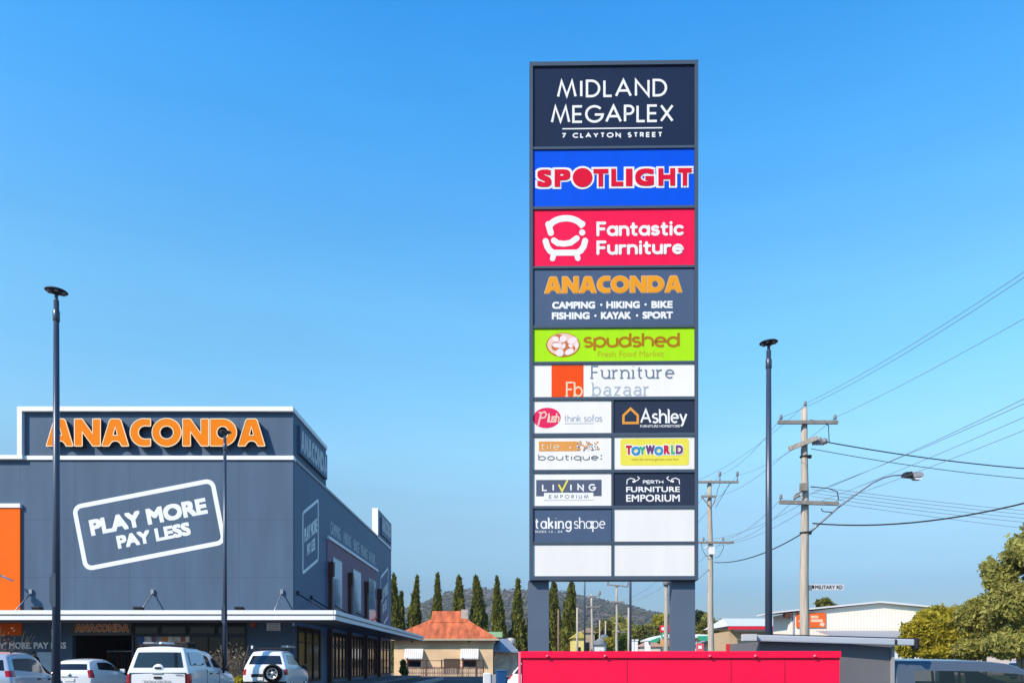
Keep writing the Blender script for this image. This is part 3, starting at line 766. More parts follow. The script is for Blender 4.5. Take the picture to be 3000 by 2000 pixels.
# 4 slate with amber word
p = panel(1561,2035,784,951,GREY,'slate panel with an amber word over two white lines')
f = fl(); g = fl(60)
for loops in words:
    vs_, fs = curve_tris(loops)
    g.k += 1; g._put([(1596 + q[0]/wtot*402, 855 - q[1]*48) for q in vs_], fs)
    for lp in loops: f.stroke([(1596 + q[0]/wtot*402, 855 - q[1]*48) for q in lp + lp[:1]], 3.6)
f.build('letter_edging', C('ink_peach', (226,186,150)), p); g.build('lettering', INK['amber'], p)
f = fl()
for t, a, c in (('CAMPING',1618,1744),('HIKING',1777,1875),('BIKE',1909,1971)): f = fl(); f.text(t, a, 880, c, 901, .05); f.build('lettering', INK['white'], p)
for t, a, c in (('FISHING',1617,1728),('KAYAK',1761,1849),('SPORT',1883,1972)): f = fl(); f.text(t, a, 911, c, 932, .05); f.build('lettering', INK['white'], p)
for x, y in ((1762,890),(1892,890),(1745,922),(1867,922)): f = fl(); f.ellipse(x, y, 3.4, 3.4); f.build('dot', INK['white'], p)
# 5 lime with potato basket
p = panel(1561,2035,959,1057,LIME,'lime green panel with a basket of potatoes emblem')
f = fl()
f.glyphs('spudshed', 1710, 970, 1992, 1028, 7.6, 'butt', gap=.14)
f.build('lettering', INK['brown'], p)
f = fl(); f.text('Fresh Food Market', 1752, 1026, 1945, 1043, .0)
f.build('small_lettering', INK['olive'], p)
f = fl(); f.ellipse(1650, 1007, 50, 36); f.build('basket_rim', INK['brown'], p)
f = fl(2); f.ellipse(1650, 1006, 46.5, 33); f.build('basket', INK['edge'], p)
f = fl(4)
for x, y, a, c, r_ in ((1652,1030,14,10,0),(1628,1010,12,14,20),(1660,1010,13,17,-30),(1678,1018,8,9,0),(1640,985,16,9,10)): f.ellipse(x, y, a, c, r_, 16)
f.build('basket_weave', INK['basket'], p)
f = fl(10)
for x, y, a, c, r_ in ((1650,989,10,10,0),(1677,994,15,8,-25),(1629,990,9,8,20),(1633,1008,15,7,8),(1640,1030,12,11,0),(1668,1027,14,8,-25),(1672,1010,7,5,40),(1652,1010,5,8,10),(1690,1008,6,9,0)): f.ellipse(x, y, a, c, r_, 16)
f.build('potatoes', INK['potato'], p)
# 6 white with orange square
p = panel(1561,2035,1064,1161,WHITE,'white panel with an orange square and grey slab serif words')
f = fl(); f.rect(1616, 1066, 1710, 1160); f.build('orange_square', INK['orange'], p)
f = fl(4); f.glyphs('Fb', 1654, 1115, 1708, 1160, 5, serif=.12, gap=.16); f.build('initials', INK['sand'], p)
f = fl(); f.glyphs('Furniture', 1727, 1068, 1976, 1108, 4.6, serif=.13, gap=.30); f.build('lettering', INK['steel'], p)
f = fl(); f.glyphs('bàzààr', 1731, 1117, 1903, 1158, 4.4, serif=.13, gap=.32); f.build('lettering', INK['pale'], p)
# 7 left: red oval script; right: charcoal with house emblem
p = panel(1561,1792,1170,1267,WHITE,'white half panel with a red oval and grey words')
f = fl(); f.ellipse(1602, 1221, 41, 30, -4); f.build('red_oval', INK['pink'], p)
f = fl(3); f.stroke([(1577,1242),(1586,1206),(1580,1205)], 4.5, 'round'); f.stroke([(1584,1207),(1596,1203),(1601,1210),(1597,1219),(1584,1222)], 4.2, 'round')
f.glyphs('lush', 1603, 1207, 1640, 1235, 4.2, 'round', gap=.16, shear=.25); f.build('script', INK['edge'], p)
f = fl(); f.glyphs('think', 1653, 1212, 1703, 1233, 2.6, gap=.2); f.glyphs('sofas', 1711, 1212, 1765, 1233, 2.6, gap=.2); f.rect(1653, 1237, 1740, 1238.5); f.build('lettering', INK['pale'], p)
p = panel(1798,2035,1170,1267,NAVY2,'charcoal half panel with an amber house outline')
f = fl(); f.stroke([(1827,1237),(1827,1215),(1848,1195),(1869,1215),(1869,1237)], 7, closed=True); f.build('house_emblem', INK['gold'], p)
f = fl(); f.glyphs('Ashley', 1876, 1196, 2014, 1249, 5.6, serif=.10, gap=.20); f.build('lettering', INK['white'], p)
f = fl(40); f.text('FURNITURE HOMESTORE', 1876, 1243, 1992, 1250.5, .01); f.build('small_lettering', INK['white'], p)
# 8 left: orange strip breaking into squares; right: yellow board
p = panel(1561,1792,1277,1374,WHITE,'white half panel with an orange strip breaking into squares')
f = fl(); f.rect(1579, 1290, 1690, 1319); f.build('orange_strip', INK['tan'], p); f = fl(3)
rq = random.Random(11)
for i in range(46):
    x = 1690 + rq.random()**1.5*62; s_ = rq.uniform(2.2, 5.2); y = rq.uniform(1290, 1319-s_); f.rect(x, y, x+s_, y+s_)
f.build('loose_squares', INK['tan'], p)
f = fl(50); f.glyphs('tile', 1585, 1294, 1640, 1315, 3, gap=.3); f.rect(1668,1306,1674,1312); f.build('strip_lettering', INK['sand'], p)
f = fl(50)
for i in range(26):
    x = 1690 + rq.random()*60; y = rq.uniform(1288, 1316); f.rect(x, y, x+3, y+3)
f.build('squares', INK['grey'], p)
f = fl(); f.glyphs('boutique', 1577, 1327, 1754, 1351, 3.0, gap=.2); f.rect(1760,1330,1764,1334); f.rect(1760,1340,1764,1344); f.build('lettering', INK['grey'], p)
p = panel(1798,2035,1277,1374,WHITE,'white half panel with a yellow board of multicoloured letters')
f = fl(); f.rrect(1818, 1283, 2019, 1362, 8); f.build('yellow_board', INK['yellow'], p)
f2 = fl(3); 
for ch, a, c, ink in (('T',1834,1851,'crimson'),('O',1850,1876,'sky'),('Y',1873,1891,'teal'),('W',1892,1918,'plum'),('O',1917,1943,'sky'),('R',1945,1962,'crimson'),('L',1966,1978,'teal'),('D',1980,2001,'plum')):
    f2.text(ch, a-2, 1300 + (3 if ch in 'OY' else 0), c+2, 1332 + (3 if ch == 'O' else 0), .10)
    g = fl(95); g.text(ch, a, 1303 + (3 if ch in 'OY' else 0), c, 1329 + (3 if ch == 'O' else 0), .05); g.build('letter', INK[ink], p)
f2.build('letter_edging', INK['white'], p)
f = fl(3); f.text('where the hard-to-get-toys come from', 1850, 1341, 1989, 1349, .015); f.build('small_lettering', C('ink_mustard', (150,140,40)), p)
# 9
p = panel(1561,1792,1383,1480,WHITE,'white half panel with a slate block and a gold tick')
f = fl(); f.rect(1571, 1403, 1763, 1451); f.build('slate_block', INK['slate'], p)
f = fl(2); f.rect(1594, 1441, 1739, 1462); f.build('white_strip', INK['white'], p)
f = fl(4)
for t, a, c in (('L',1588,1604),('I',1619,1624),('I',1671,1676),('N',1692,1711),('G',1725,1747)): f.glyphs(t, a, 1415, c, 1436, 4.2)
f.build('lettering', INK['white'], p)
f = fl(8); f.stroke([(1637,1417),(1647,1436),(1663,1404)], 5); f.build('tick', INK['yellow'], p)
f = fl(6); f.glyphs('EMPORIUM', 1609, 1447, 1725, 1458, 2, gap=.62); f.build('small_lettering', INK['grey'], p)
f = fl(6); f.rect(1594, 1462, 1739, 1463.2); f.build('rule', INK['pale'], p)
p = panel(1798,2035,1383,1480,NAVY2,'charcoal half panel with white scrolls over capitals')
f = fl(); f.text('FURNITURE', 1835, 1424, 1992, 1440, .03); f.text('EMPORIUM', 1835, 1447, 1992, 1468, .02); f.glyphs('PERTH', 1884, 1405, 1944, 1416, 2.2, gap=.14)
for sgn in (-1, 1):
    m_ = lambda q: 1914 + sgn*q
    f.stroke([(m_(80-3), 1416),(m_(76),1404),(m_(66),1399),(m_(55),1402),(m_(52),1409),(m_(58),1411)], 2.6, 'round'); f.stroke([(m_(52),1408),(m_(44),1404),(m_(40),1399),(m_(45),1395)], 2.6, 'round'); f.ellipse(m_(57),1409,4,3.4)
f.build('lettering', INK['white'], p)
# 10
p = panel(1561,1792,1488,1585,GREY,'slate half panel with white serif words')
f = fl(); f.glyphs('taking', 1567, 1513, 1675, 1556, 4.0, serif=.12, gap=.30, wv=5.2); f.glyphs('shape', 1682, 1513, 1774, 1556, 3.0, serif=.10, gap=.17, wv=3.6); f.build('lettering', INK['white'], p)
f = fl(); f.text('SIZES 12 - 24', 1568, 1552, 1648, 1558, .0); f.build('small_lettering', INK['white'], p)
panel(1798,2035,1488,1585,BLANK,'blank white half panel beside the slate one')
panel(1561,1792,1592,1686,BLANK,'blank white half panel at the bottom left')
panel(1798,2035,1592,1686,BLANK,'blank white half panel at the bottom right')

# ------------------------------------------------------------------ red sheet metal board in front of the posts
YR_ = 11.6
brd = empty('red_hoarding', (WX(1990, YR_), YR_, 0), R(-2.2), 'low bright red sheet metal hoarding with a bolted top rail in front of the pylon', 'hoarding')
w2 = (2453-1528)/2*YR_/F; zt = WZ(1906, YR_)
mb = MB(); mb.box(-w2, w2, 0, .05, .08, zt-.006); mb.build('panel_sheet', M['red_sheet'], brd)
mb = MB(); mb.box(-w2-.012, w2+.012, -.035, .07, zt-.105, zt); mb.build('top_rail', M['red_sheet'], brd, bevel=.006)
mb = MB(); mb.box(-w2-.05, -w2-.013, -.03, .3, .0, zt-.01); mb.build('end_post', M['red_rail'], brd)
for px in (1604, 1773, 2077, 2208, 2378):
    x = (px-1990)*YR_/F; mb = MB(); mb.lathe([(.0,.075),(.014,.072),(.02,.055),(.02,.036)], (x, 0, zt-.075), 12, 'Y'); mb.build('bolt', M['red_rail'], brd)
for px in (1838, 2140, 2295):
    x = (px-1990)*YR_/F; mb = MB(); mb.box(x-.005, x+.005, -.004, -.0005, .1, zt-.106); mb.build('seam', mat('dark_red_seam', (.42,.004,.03), .5), brd)
# ------------------------------------------------------------------ car park light poles
def light_pole(px, top_py, Y, label, zbase=0.0, r=.09, sleeve=None, tilt=0.0, head=True):
    x = WX(px, Y); h = WZ(top_py, Y) - zbase
    t = empty('light_pole', (x, Y, zbase), 0, label, 'light pole', 'slate light poles of the car park')
    mb = MB(); mb.tube([(0,0,0),(0,0,h*.5),(0,0,h-.25)], [r, r*.85, r*.62], 14); mb.build('pole', M['slate'], t)
    mb = MB(); mb.cyl((0,0,0),(0,0,.03), r*2.1, n=14); mb.build('base_plate', M['slate'], t)
    if sleeve:
        z0, z1 = WZ(sleeve[1], Y)-zbase, WZ(sleeve[0], Y)-zbase
        mb = MB(); mb.prism([(-r*1.12,z0+.12),(-r*.5,z0),(r*.4,z0),(r*.4,z1),(-r*.5,z1),(-r*1.12,z1-.12)], -r*1.02, r*.6); mb.build('hinge_cover', M['slate'], t)
    if head:
        mb = MB(); mb.lathe([(r*.55,h-.75),(r*.8,h-.72),(r*.8,h-.5),(r*.5,h-.45),(r*.4,h-.22),(r*.4,h-.1)], n=14); mb.build('collar', M['slate'], t)
        hd = empty('lamp_head', (0,0,h-.09), 0); hd.parent = t; hd.rotation_euler = (R(4), R(tilt), 0)
        mb = MB(); mb.lathe([(0,-.02),(.06,-.02),(.09,.0),(.16,.02),(.235,.036),(.24,.05),(.21,.075),(.10,.10),(0,.105)], n=28)
        mb.build('disc_housing', M['dark_metal'], hd)
        mb = MB()
        for k in range(6):
            a = 2*math.pi*k/6; mb.lathe([(0,-.012),(.035,-.01),(.04,.01),(.035,.03)], (.16*math.cos(a),.16*math.sin(a),.012), 10)
        mb.build('lens', M['metal'], hd)
    return t
light_pole(165, 848, 17.1, 'tall slate light pole in front of the first orange capital on the store parapet', .2, .092, (1680,1778), 4)
light_pole(659, 1262, 27.8, 'slim slate light pole whose disc head shows against the orange letter D', .2, .088, (1772,1828), 0)
light_pole(2252, 999, 19.8, 'slate light pole standing alone between the pylon and the big timber power pole', 0, .10, None, -4)
light_pole(1713, 1560, 69, 'thin far light pole seen under the pylon, just right of the cypresses', 0, .09)
light_pole(1847, 1500, 55, 'thicker far light pole seen under the pylon, right of the T shaped power pole', 0, .10)

# ------------------------------------------------------------------ power poles
PG = 'timber power poles along the road'
def power_pole(px, top_py, Y, r0, r1, label, lean=0.0, m='wood'):
    x = WX(px, Y); h = WZ(top_py, Y)
    t = empty('power_pole', (x, Y, 0), 0, label, 'power pole', PG)
    mb = MB(); n = 7; pts = [(lean*(k/n) + .02*math.sin(k*1.7), 0, h*k/n) for k in range(n+1)]
    mb.tube(pts, [r0 + (r1-r0)*k/n for k in range(n+1)], 12); mb.build('shaft', M[m], t)
    return t, h
def insul(t, x, y, z, s=1.0):
    mb = MB(); mb.cyl((x,y,z),(x,y,z+.10*s),.015*s,n=6); mb.lathe([(.02*s,z+.06*s),(.07*s,z+.07*s),(.07*s,z+.10*s),(.04*s,z+.12*s),(.065*s,z+.15*s),(.05*s,z+.19*s),(.03*s,z+.24*s),(0,z+.25*s)], (x,y,0), 10)
    mb.build('insulator', M['porcelain'], t)
def crossarm(t, z, x0, x1, tilt=0.0, ins=(), y=-.2, th=.11, m='wood2', s=1.0, dy=0.0):
    mb = MB(); mb.bar((x0, y-dy, z-tilt),(x1, y+dy, z+tilt), th, th*1.15); o = mb.build('crossarm', M[m], t)
    for xi in ins: 
        k = (xi-x0)/(x1-x0)*2-1
        insul(t, xi, y+dy*k, z+tilt*k+th*.55, s)
    return o
# the big one, right of the light pole
Y1 = 29.3
P1, H1 = power_pole(2357, 1196, Y1, .205, .115, 'big nearest timber power pole carrying the bracket street lamp and the street name plate')
X1 = WX(2357, Y1)
u1 = lambda px: (px-2357)*Y1/F
z1 = lambda py: WZ(py, Y1)
mb = MB(); mb.cyl((u1(2359),0,H1-.05),(u1(2359),0,H1+.1),.05,n=8); mb.build('pole_cap', M['metal'], P1); insul(P1, u1(2359), 0, H1+.05, 1.0)
crossarm(P1, z1(1241), u1(2274), u1(2448), 0, (u1(2283), u1(2440)), -.19, .11)
crossarm(P1, z1(1303), u1(2306), u1(2388), .21, (), -.22, .14, m='wood')
crossarm(P1, z1(1476), u1(2277), u1(2448), -.03, (u1(2281), u1(2322)), -.24, .12)
for a, c in ((2400,1.0),(2412,.9),(2378,1.0)):
    insul(P1, u1(a), -.1, z1(1302), 1.1*c)
mb = MB(); mb.box(u1(2378), u1(2412), -.16, -.02, z1(1304), z1(1292)); mb.lathe([(0,0),(.09,.02),(.11,.1),(.09,.2),(0,.22)], (u1(2410), -.2, z1(1305)), 10); mb.build('fuse_gear', M['porcelain'], P1)
mb = MB(); mb.box(u1(2336), u1(2356), -.34, -.2, z1(1442), z1(1420)); mb.cyl((u1(2335),-.28,z1(1455)),(u1(2322),-.28,z1(1462)),.05,n=8); mb.cyl((u1(2345),-.28,z1(1440)),(u1(2325),-.28,z1(1452)),.04,n=8); mb.build('switch_box', M['wood2'], P1)
for a, py in ((2368,1337),(2370,1560)):
    mb = MB(); mb.lathe([(.17,-.03),(.19,0),(.17,.03)], (0,0,z1(py)), 14); mb.box(.14,.26,-.06,.06,z1(py)-.06,z1(py)+.06); mb.build('pole_band', M['dark_metal'], P1)
mb = MB()
for a, c in (((2370,1232),(2405,1237)),((2405,1237),(2424,1248)),((2424,1248),(2426,1296))): mb.tube([(u1(a[0]),-.1,z1(a[1])),(u1(c[0]),-.1,z1(c[1]))], .016, 6)
mb.tube([(u1(2398),-.25,z1(1492)),(u1(2402),-.25,z1(1500)),(u1(2410),-.25,z1(1502)),(u1(2428),-.25,z1(1503))], .018, 6)
mb.tube([(u1(2370),-.15,z1(1428)),(u1(2420),-.15,z1(1432)),(u1(2448),-.15,z1(1442)),(u1(2452),-.15,z1(1466))], .018, 6)
mb.build('jumper_cable', M['wireblk'], P1)
# bracket street lamp and street plate on it
lamp = empty('street_lamp', (X1, Y1-.2, z1(1556)), 0, 'street lamp on a long curved bracket arm fixed to the big power pole', 'street lamp')
mb = MB(); v = lambda px, py: (u1(px), 0, z1(py)-z1(1556))
mb.tube([v(2370,1558), v(2395,1536), v(2450,1488), v(2505,1448), v(2550,1417), v(2580,1403), v(2608,1396), v(2640,1395)], [.045,.04,.035,.032,.03,.028,.026,.026], 8); mb.build('bracket_arm', M['metal'], lamp)
mb = MB(); mb.prism([(v(2636,1399)[0], v(0,1401)[2]), (v(2640,0)[0], v(0,1388)[2]), (v(2660,0)[0], v(0,1386)[2]), (v(2664,0)[0], v(0,1403)[2])], -.14, .14); mb.build('lamp_housing', M['dark_metal'], lamp, bevel=.02)
mb = MB(); mb.prism([(v(2664.5,0)[0], v(0,1404)[2]), (v(2664.5,0)[0], v(0,1387)[2]), (v(2688,0)[0], v(0,1388)[2]), (v(2693,0)[0], v(0,1396)[2]), (v(2690,0)[0], v(0,1402)[2])], -.15, .15); mb.build('lamp_cover', M['trimgrey'], lamp, bevel=.02)
mb = MB(); mb.prism([(v(2666,0)[0], v(0,1404.5)[2]), (v(2690,0)[0], v(0,1404.5)[2]), (v(2686,0)[0], v(0,1409)[2]), (v(2670,0)[0], v(0,1409)[2])], -.12, .12); mb.build('lamp_lens', M['trim'], lamp)
plate = empty('street_plate', (X1, Y1-.05, z1(1721)), 0, 'white street name plate fixed to the side of the big power pole', 'street sign')
mb = MB(); mb.box(u1(2371), u1(2470), -.012, .012, z1(1728)-z1(1721), z1(1711)-z1(1721)); mb.build('plate', mat('worn_plate', (.60,.62,.65), .5, var=.1), plate)
mb = MB(); mb.box(u1(2366), u1(2376), -.03, .03, -.1, .1); mb.build('clamp', M['metal'], plate)
f = Flat(lambda q, w_, k: (u1(q), -.016 - k*.0005, z1(w_)-z1(1721)))
f.text('MILITARY RD', 2386, 1714, 2466, 1725, .02); f.poly([(2374,1714),(2383,1714),(2383,1725),(2378,1722),(2374,1725)])
f.build('lettering', M['wireblk'], plate)
# second pole down the road
Y2 = 41.5
P2, H2 = power_pole(2084, 1406, Y2, .19, .12, 'second timber power pole, close to the right edge of the pylon', -.1)
u2 = lambda px: (px-2084)*Y2/F
z2 = lambda py: WZ(py, Y2)
crossarm(P2, z2(1414), u2(2030), u2(2160), 0, (), -.2, .10)
for px in (2106, 2157):
    mb = MB(); mb.cyl((u2(px),-.2,z2(1412)),(u2(px),-.2,z2(1396)),.035,n=8); mb.lathe([(.05,0),(.085,.02),(.06,.06),(.085,.10),(.06,.14),(.085,.18),(.05,.24),(0,.25)], (u2(px),-.2,z2(1396)), 10); mb.build('insulator', M['porcelain'], P2)
crossarm(P2, z2(1456), u2(2051), u2(2094), 0, (), -.22, .09); 
mb = MB(); mb.bar((u2(2053),-.24,z2(1458)),(u2(2075),-.24,z2(1484)),.06,.05); mb.bar((u2(2094),-.24,z2(1458)),(u2(2084),-.24,z2(1484)),.06,.05); mb.build('brace', M['wood2'], P2)
crossarm(P2, z2(1590), u2(2030), u2(2146), 0, (u2(2058), u2(2115)), -.22, .10)
mb = MB(); mb.box(u2(2073), u2(2090), -.32, -.17, z2(1625), z2(1603)); mb.cyl((u2(2072),-.25,z2(1600)),(u2(2060),-.25,z2(1608)),.03,n=6); mb.build('cable_box', M['trim'], P2)
mb = MB()
for pts in (((2115,1594),(2116,1606),(2104,1630),(2092,1636)), ((2052,1592),(2054,1610),(2064,1628),(2074,1632)), ((2136,1414),(2110,1460),(2092,1490)), ((2107,1416),(2098,1440),(2096,1456))):
    mb.tube([(u2(a), -.24, z2(c)) for a, c in pts], .014, 6)
mb.build('jumper_cable', M['wireblk'], P2)
# small far ones
Y3 = 81.0
P3, H3 = power_pole(1807, 1714, Y3, .17, .11, 'T shaped far power pole in the middle of the gap under the pylon')
u3 = lambda px: (px-1807)*Y3/F
z3 = lambda py: WZ(py, Y3)
crossarm(P3, z3(1715), u3(1777), u3(1840), -.12, (u3(1781), u3(1839)), -.15, .13, s=1.7)
crossarm(P3, z3(1763), u3(1786), u3(1829), 0, (), -.15, .14)
mb = MB(); mb.tube([(0,-.1,z3(1842)),(u3(1812),-.3,z3(1850)),(u3(1822),-.4,z3(1852))], .06, 6); mb.box(u3(1820),u3(1830),-.55,-.25,z3(1853),z3(1850)); mb.build('lamp_arm', M['metal'], P3)
Y4 = 105.0
P4, H4 = power_pole(1737, 1740, Y4, .2, .14, 'paler far power pole under the pylon with one arm to the right', -.2)
u4 = lambda px: (px-1737)*Y4/F
z4 = lambda py: WZ(py, Y4)
crossarm(P4, z4(1746), u4(1716), u4(1757), 0, (), -.15, .14); insul(P4, u4(1756), -.15, z4(1746), 3.2)
crossarm(P4, z4(1777), u4(1714), u4(1758), .0, (), -.15, .14)
P5, H5 = power_pole(1952, 1640, 50, .16, .13, 'plain pole just left of the right hand pylon leg, a drum fixed near the top')
mb = MB(); mb.lathe([(0,0),(.2,.0),(.23,.05),(.23,.32),(.15,.4),(0,.4)], (-.02,-.1,WZ(1714,50)), 12); mb.build('drum', M['porcelain'], P5)
for px, top, Y, r, lab in ((1636,1785,60,.085,'short brown post in front of the cypresses under the pylon'),(1691,1779,66,.10,'short pale post at the right side of the paired cypresses'),(1757,1815,118,.12,'thin pale post left of the two in the distant trees'),(1774,1818,124,.13,'thin pale post right of the two in the distant trees'),(1842,1779,72,.12,'pale timber post directly beside a far slate light pole')):
    mb = MB(); h = WZ(top, Y); mb.tube([(0,0,0),(0,0,h*.5),(0,0,h)], [r*1.15, r, r*.85], 9)
    o = mb.build('timber_post', M['wood'] if px != 1636 else mat('brown_wood', (.22,.15,.10), .9, var=.2), None); o.location = (WX(px, Y), Y, 0); tag(o, lab, 'post', 'plain timber posts')

# ------------------------------------------------------------------ overhead lines
def wire(a, c, sag, r, label, group, m='wire', n=26):
    a, c = Vector(a), Vector(c)
    mb = MB(); pts = []
    for k in range(n+1):
        t = k/n; p = a.lerp(c, t); p.z -= 4*sag*t*(1-t); pts.append(p - a)
    mb.tube(pts, r, 6); o = mb.build('power_line', M[m], None); o.location = a
    return tag(o, label, 'power line', group)
G1 = 'upper wires running towards the viewer'; G2 = 'lower wires running towards the viewer'; G3 = 'side street wires'; G4 = 'wires between the two near power poles'; G5 = 'wires running on under and behind the pylon'
def p1(px, py, y=-.2): return (X1 + u1(px), Y1 + y, z1(py))
X2 = WX(2084, Y2)
def p2(px, py, y=-.2): return (X2 + u2(px), Y2 + y, z2(py))
for a, (ex, ez), sg, lab in ((p1(2359,1182,0), (12.3, 12.2), 1.55, 'wire from the very top of the big power pole to the right edge'), (p1(2283,1228), (11.0, 11.35), 1.75, 'wire from the left end of the big power pole top arm to the right edge'), (p1(2440,1228), (13.9, 11.0), 1.05, 'wire from the right end of the big power pole top arm to the right edge')):
    wire(a, (ex, -9, ez), sg, .007, lab, G1)
for a, (ex, ez), sg, nm in ((p1(2330,1466), (11.6, 8.35), .78, 'highest'), (p1(2322,1464), (11.9, 7.75), .68, 'second highest'), (p1(2400,1470), (12.6, 7.9), .55, 'third highest'), (p1(2440,1472), (13.3, 7.7), .55, 'lowest')):
    wire(a, (ex, -9, ez), sg, .007, nm + ' of four wires climbing from the lower arm of the big power pole rightwards', G2)
for a, e, s, r, m in ((p1(2412,1298), (36, 33.5, 10.3), .75, .022, 'wireblk'), (p1(2371,1318), (36, 34.5, 9.9), .7, .013, 'wireblk')):
    wire(a, e, s, r, 'heavy side street line leaving the upper gear of the big power pole' if r > .02 else 'thin side street line just below the heavy one', None, m)
for i, py in enumerate((1427, 1436, 1446, 1456)):
    wire(p1(2372, py), (38, 35.5, 8.0 - i*.22), .35, .009, ('topmost', 'second', 'third', 'lowest')[i] + ' of four parallel side street wires below the street lamp bracket', G3)
wire(p1(2420,1474), (38, 36, 6.7), .2, .008, 'faint wire sloping down right below the four parallel ones', None)
wire(p1(2375,1535,-.2), (21.5, 20.5, 8.8), 1.15, .028, 'thick black cable sagging from the big power pole and rising to the right edge', None, 'wireblk')
wire(p1(2352,1560), p2(2090,1648), .35, .022, 'thick black cable sagging between the two near timber power poles', None, 'wireblk')
for a, c in ((p1(2359,1185,0), p2(2036,1410)), (p1(2283,1228), p2(2106,1394)), (p1(2440,1228), p2(2157,1394)), (p1(2310,1316,-.9), p2(2095,1456))):
    wire(a, c, .35, .008, 'faint high wire between the two near timber power poles', G4)
for a, c in ((p1(2281,1466), p2(2115,1582)), (p1(2322,1466), p2(2140,1586)), (p1(2340,1480), p2(2058,1582)), (p1(2352,1495), p2(2092,1600))):
    wire(a, c, .30, .008, 'faint low wire between the two near timber power poles', G4)
for a, c in ((p2(2036,1410), (10.9, 81, 10.4)), (p2(2106,1394), (11.4, 81, 9.75)), (p2(2157,1394), (12.5, 81, 9.7)), (p2(2050,1588), (11.0, 81, 7.9)), (p2(2115,1588), (11.9, 81, 7.9))):
    wire(a, c, .7, .010, 'thin wire running on from the second timber power pole behind the pylon', G5)
wire(p2(2074,1668), (WX(1952,50), 50, WZ(1740,50)), .3, .014, 'cable from the second power pole down to the drum pole beside the pylon leg', None)
# ------------------------------------------------------------------ vehicles
PAINT_WHITE = mat('white_car_paint', (.74,.75,.76), .25, var=.02, coat=.6)
PAINT_SILVER = mat('silver_car_paint', (.42,.49,.56), .28, metal=.2, var=.02, coat=.6)
PAINT_SLATE = mat('slate_car_paint', (.085,.105,.135), .3, metal=.2, var=.03, coat=.6)
CGLASS = mat('tinted_glass', (.012,.016,.022), .05, var=.05, spec=.7)
LAMP = mat('red_lamp', (.42,.012,.018), .15, var=.15, scale=14, coat=.5)
PLAST = mat('black_plastic', (.018,.018,.020), .55, var=.1)
RUBBER = mat('tyre_rubber', (.014,.014,.015), .85, var=.15, scale=12)
ALLOY = mat('alloy_rim', (.48,.49,.50), .35, metal=.7, var=.06)
CHROME = mat('chrome', (.55,.56,.58), .2, metal=.9, var=.03)
PLATE = mat('number_plate', (.72,.72,.68), .5, var=.05, scale=20)
FR = [-1, -.93, -.45, 0, .45, .93, 1]

